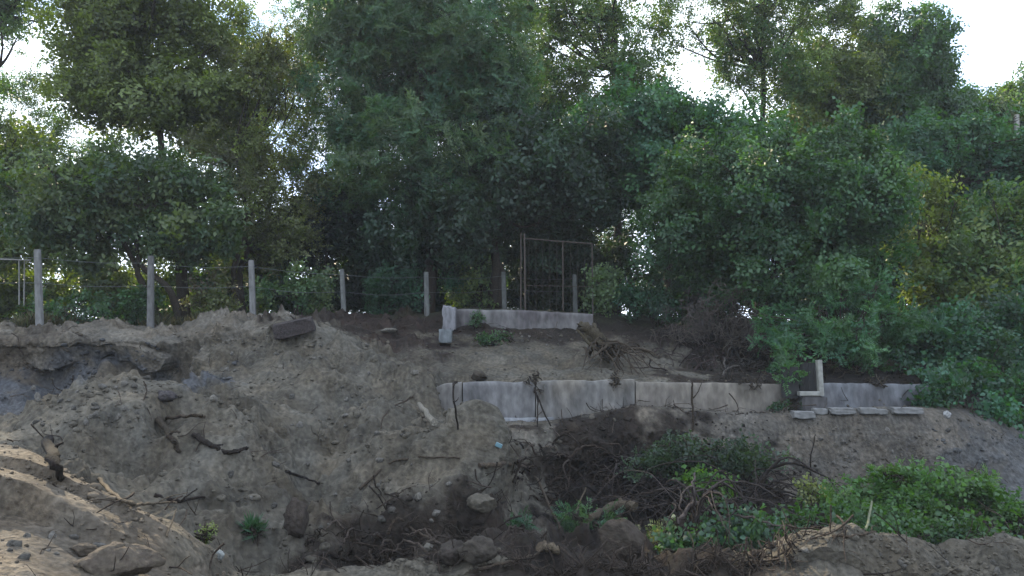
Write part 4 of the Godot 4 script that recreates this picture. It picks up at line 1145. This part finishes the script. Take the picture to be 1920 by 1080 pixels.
	stick("root", "thin root leaning right from the hanging root clump on the wall", [[1003, 792, 0.6], [1018, 792, 0.3], [1032, 793, 0.0]], 0.018, 0.012, darkc, 0.0, "", 1)
	stick("root", "dark root hanging on the left panel of the retaining wall", [[858, 712, 0.02], [853, 796, 0.5], [862, 800, 0.0]], 0.018, 0.012, darkc, 0.0, "", 2)
	stick("root", "loose root running down the slope left of the retaining wall", [[800, 722], [770, 745], [735, 770], [715, 800]], 0.022, 0.01, rootc * 0.8, 0.02, "", 2)
	stick("root", "wavy root along the bottom edge left of the boulders", [[560, 1062], [610, 1045], [660, 1050], [715, 1035], [760, 1042]], 0.03, 0.014, darkc, 0.03, "", 2)
	stick("root", "pale root looping out of the clods, lower centre", [[720, 1000], [745, 985, 0.12], [775, 1000, 0.1], [800, 1010]], 0.025, 0.012, rootc, 0.03, "", 2)
	# uprooted stump
	rng.seed = 12
	var st := thing("uprooted_stump", "pale uprooted stump with splayed roots above the retaining wall", "stump", gp(1140, 680))
	var o := st.position
	var trunk := Shape.new()
	tube(trunk, curve([gp(1150, 672, 0.1) - o, gp(1130, 672, 0.36) - o, gp(1108, 668, 0.58) - o, gp(1092, 665, 0.72) - o], 7, 0.035), 0.17, 0.1, Color(0.11, 0.092, 0.064), 11, 0.25)
	put("trunk", trunk.mesh(), M.bark, st)
	for k in 7:
		var t := Shape.new()
		var a := gp(1140 + rng.randf_range(-18, 22), 674, rng.randf_range(0.05, 0.25)) - o
		var e := gp(1096 + rng.randf_range(-14, 22), 666, rng.randf_range(0.5, 0.85)) - o
		tube(t, curve([a, (a + e) / 2 + rv() * 0.13, e], 6, 0.025), rng.randf_range(0.05, 0.09), rng.randf_range(0.015, 0.05), Color(0.13, 0.11, 0.075) * rng.randf_range(0.7, 1.5), 7, 0.25)
		put("split_wood", t.mesh(), M.bark, st)
	for k in 34:
		var t := Shape.new()
		var a := gp(1140 + rng.randf_range(-35, 25), 672, rng.randf_range(0.1, 0.45)) - o
		var e := gp(1150 + rng.randf_range(-70, 95), 688 + rng.randf_range(-25, 20), rng.randf_range(-0.05, 0.25)) - o
		tube(t, curve([a, (a + e) / 2 + Vector3(0, rng.randf_range(0.05, 0.3), 0) + rv() * 0.1, e], 5, 0.02), rng.randf_range(0.012, 0.055), 0.008, rootc * rng.randf_range(0.5, 1.1), 6)
		put("root", t.mesh(), M.bark, st)
	# brush pile in the hole
	brush("brush_pile", "tangled pile of dark cut branches filling the hole below the wall", 1290, 930, 160, 50, 270, 1.6, Color(0.07, 0.058, 0.054), 41)
	brush("root_heap", "dark purple brown heap of torn roots on top of the bank, right of the stump", 1290, 655, 110, 40, 70, 0.9, Color(0.08, 0.06, 0.06), 42)
	brush("root_mat", "mat of torn roots and clods along the bottom, left of the boulders", 760, 1020, 200, 35, 70, 0.6, Color(0.07, 0.056, 0.047), 43)
	brush("root_fringe", "fine roots hanging in the dark hole right of the near mound", 1050, 880, 90, 60, 80, 0.8, Color(0.075, 0.058, 0.048), 44)
	brush("twig_heap", "grey twigs heaped behind the retaining wall beside the white frame", 1400, 690, 80, 18, 50, 0.7, Color(0.1, 0.09, 0.083), 45)

func brush(called: String, label: String, px: float, py: float, w: float, h: float, count: int, reach: float, col: Color, sd: int) -> void:
	rng.seed = sd
	var b := thing(called, label, "brush" if called.begins_with("b") or called.begins_with("t") else "roots", gp(px, py))
	for k in count:
		var a := rng.randf() * TAU
		var u := sqrt(rng.randf())
		var p := gp(px + cos(a) * u * w, py + sin(a) * u * h, -0.05)
		var ang := rng.randf() * TAU
		var l := reach * rng.randf_range(0.5, 1.1)
		var d := Vector3(cos(ang), 0, sin(ang) * 0.7) * l
		var up := l * rng.randf_range(0.08, 0.4)
		var s := Shape.new()
		tube(s, curve([p - b.position, p + d * 0.3 + Vector3(0, up, 0) - b.position, p + d * 0.7 + Vector3(0, up * rng.randf_range(0.6, 1.1), 0) + rv() * 0.1 - b.position, p + d + Vector3(0, rng.randf_range(-0.1, 0.15), 0) - b.position], 5, 0.02), 0.008 + 0.03 * pow(rng.randf(), 2.0), 0.004, col * (0.5 + 1.7 * pow(rng.randf(), 2.0)), 5)
		put("branch" if called.begins_with("b") or called.begins_with("t") else "root", s.mesh(), M.bark, b)

func build_scatter() -> void:
	rng.seed = 99
	var keys := buckets.keys()
	var clods := Shape.new()
	stone_shape(clods, Vector3.ZERO, Vector3(1, 0.75, 1), Color.WHITE, 300, 5, 6, 0.2)
	var spots := []
	var tints := PackedColorArray()
	var tw := [[], [], []]
	var tw_t := [PackedColorArray(), PackedColorArray(), PackedColorArray()]
	var gr := [[], [], []]
	var gr_t := [PackedColorArray(), PackedColorArray(), PackedColorArray()]
	var lumpy := noise(0.7, 3, FastNoiseLite.TYPE_SIMPLEX_SMOOTH, 71)
	for n in 42000:
		var k: int = rng.randi_range(6, g_rows - 40) * g_cols + rng.randi_range(10, g_cols - 10)
		var p := g_pts[k]
		if p.z < -34.0: continue
		var soil := String.chr(g_soil[k])
		var uvp := seen_at(p)
		if uvp.x < -150 or uvp.x > 2070: continue
		var s: Array = SOIL[soil]
		if soil == "f":
			if p.z > -32.0:
				var v := rng.randi() % 3
				gr[v].append(Transform3D(basis_along((Vector3.UP + rv() * 0.3).normalized(), rng.randf_range(0.2, 0.55)), p - Vector3(0, 0.03, 0)))
				gr_t[v].append(Color(0.05, 0.07, 0.028).lerp(Color(0.11, 0.1, 0.045), rng.randf()) * rng.randf_range(0.6, 1.3))
			continue
		if rng.randf() < (0.08 if soil == "d" or soil == "h" else 0.008):
			var v := rng.randi() % 3
			var y := (g_nrm[k] * 0.3 + rv()).normalized()
			tw[v].append(Transform3D(basis_along(y, rng.randf_range(0.2, 0.75)), p + Vector3(0, 0.02, 0)))
			tw_t[v].append(Color(0.085, 0.066, 0.054) * rng.randf_range(0.4, 1.7))
		var dist := -p.z
		if lumpy.get_noise_3dv(p) < rng.randf_range(-0.35, 0.25): continue
		var size := (0.006 + 0.028 * pow(rng.randf(), 6.0)) * (0.5 + dist / 20.0) * (1.6 if soil == "g" else 1.0)
		var q := Quaternion(rv(), rng.randf() * TAU)
		spots.append(Transform3D(Basis(q).scaled(Vector3(1, rng.randf_range(0.6, 1.0), rng.randf_range(0.7, 1.2)) * size), p + g_nrm[k] * size * 0.2))
		tints.append(s[0] * rng.randf_range(0.75, 1.35))
	for n in 1600:
		var k: int = rng.randi_range(40, g_rows - 120) * g_cols + rng.randi_range(60, g_cols - 60)
		if String.chr(g_soil[k]) in ["f", "c", "k"] or lumpy.get_noise_3dv(g_pts[k]) < 0.08: continue
		var size := rng.randf_range(0.03, 0.085)
		spots.append(Transform3D(Basis(Quaternion(rv(), rng.randf() * TAU)).scaled(Vector3(1.2, 0.8, 1.0) * size), g_pts[k] - g_nrm[k] * size * 0.2))
		tints.append(SOIL[String.chr(g_soil[k])][0] * rng.randf_range(0.85, 1.2))
	tag(many("clods", clods.mesh(), M.soil, spots, tints), "loose small clods and pebbles all over the dug earth")
	for v in 3:
		tag(many("twig_litter", sprays["twig%d" % v], M.bark, tw[v], tw_t[v]), "broken twigs and root bits scattered over the dark soil")
		tag(many("grass", sprays["grass%d" % v], M.dry, gr[v], gr_t[v]), "rough grass growing along the fence on the terrace")
	# loose stones one can count
	var stones := []
	for k in 4:
		var s := Shape.new()
		stone_shape(s, Vector3.ZERO, Vector3(1, 0.65, 0.85), Color(0.17, 0.16, 0.145) * (0.65 + 0.2 * k), 320 + k, 7, 8, 0.15)
		stones.append(s.mesh())
	var areas := [[60, 330, 690, 800, 40, "loose grey stone in the rubble at the foot of the left bank", "rubble stones below the left bank"], [420, 780, 640, 830, 26, "loose stone on the main dirt mound", "loose stones on the mound"], [420, 860, 850, 1010, 22, "loose stone on the lower dirt slope", "loose stones on the lower slope"], [1440, 1800, 785, 900, 14, "small stone stuck in the tan cut bank", "stones in the cut bank"], [880, 1180, 620, 700, 14, "loose stone on the soil between the two walls", "loose stones between the walls"], [10, 330, 1000, 1075, 14, "loose stone on the sunlit dirt at the bottom left", "stones on the sunlit dirt"], [1450, 1900, 1020, 1075, 14, "loose clod on the brown ridge at the bottom right", "clods on the bottom right ridge"]]
	for a in areas:
		for k in a[4]:
			var p := gp(rng.randf_range(a[0], a[1]), rng.randf_range(a[2], a[3]))
			var o := put("loose_stone", stones[rng.randi() % 4], M.rock, self, p)
			var size := rng.randf_range(0.025, 0.075)
			o.basis = Basis(Quaternion(rv(), rng.randf() * TAU)).scaled(Vector3.ONE * size)
			tag(o, a[5], "stone", a[6])
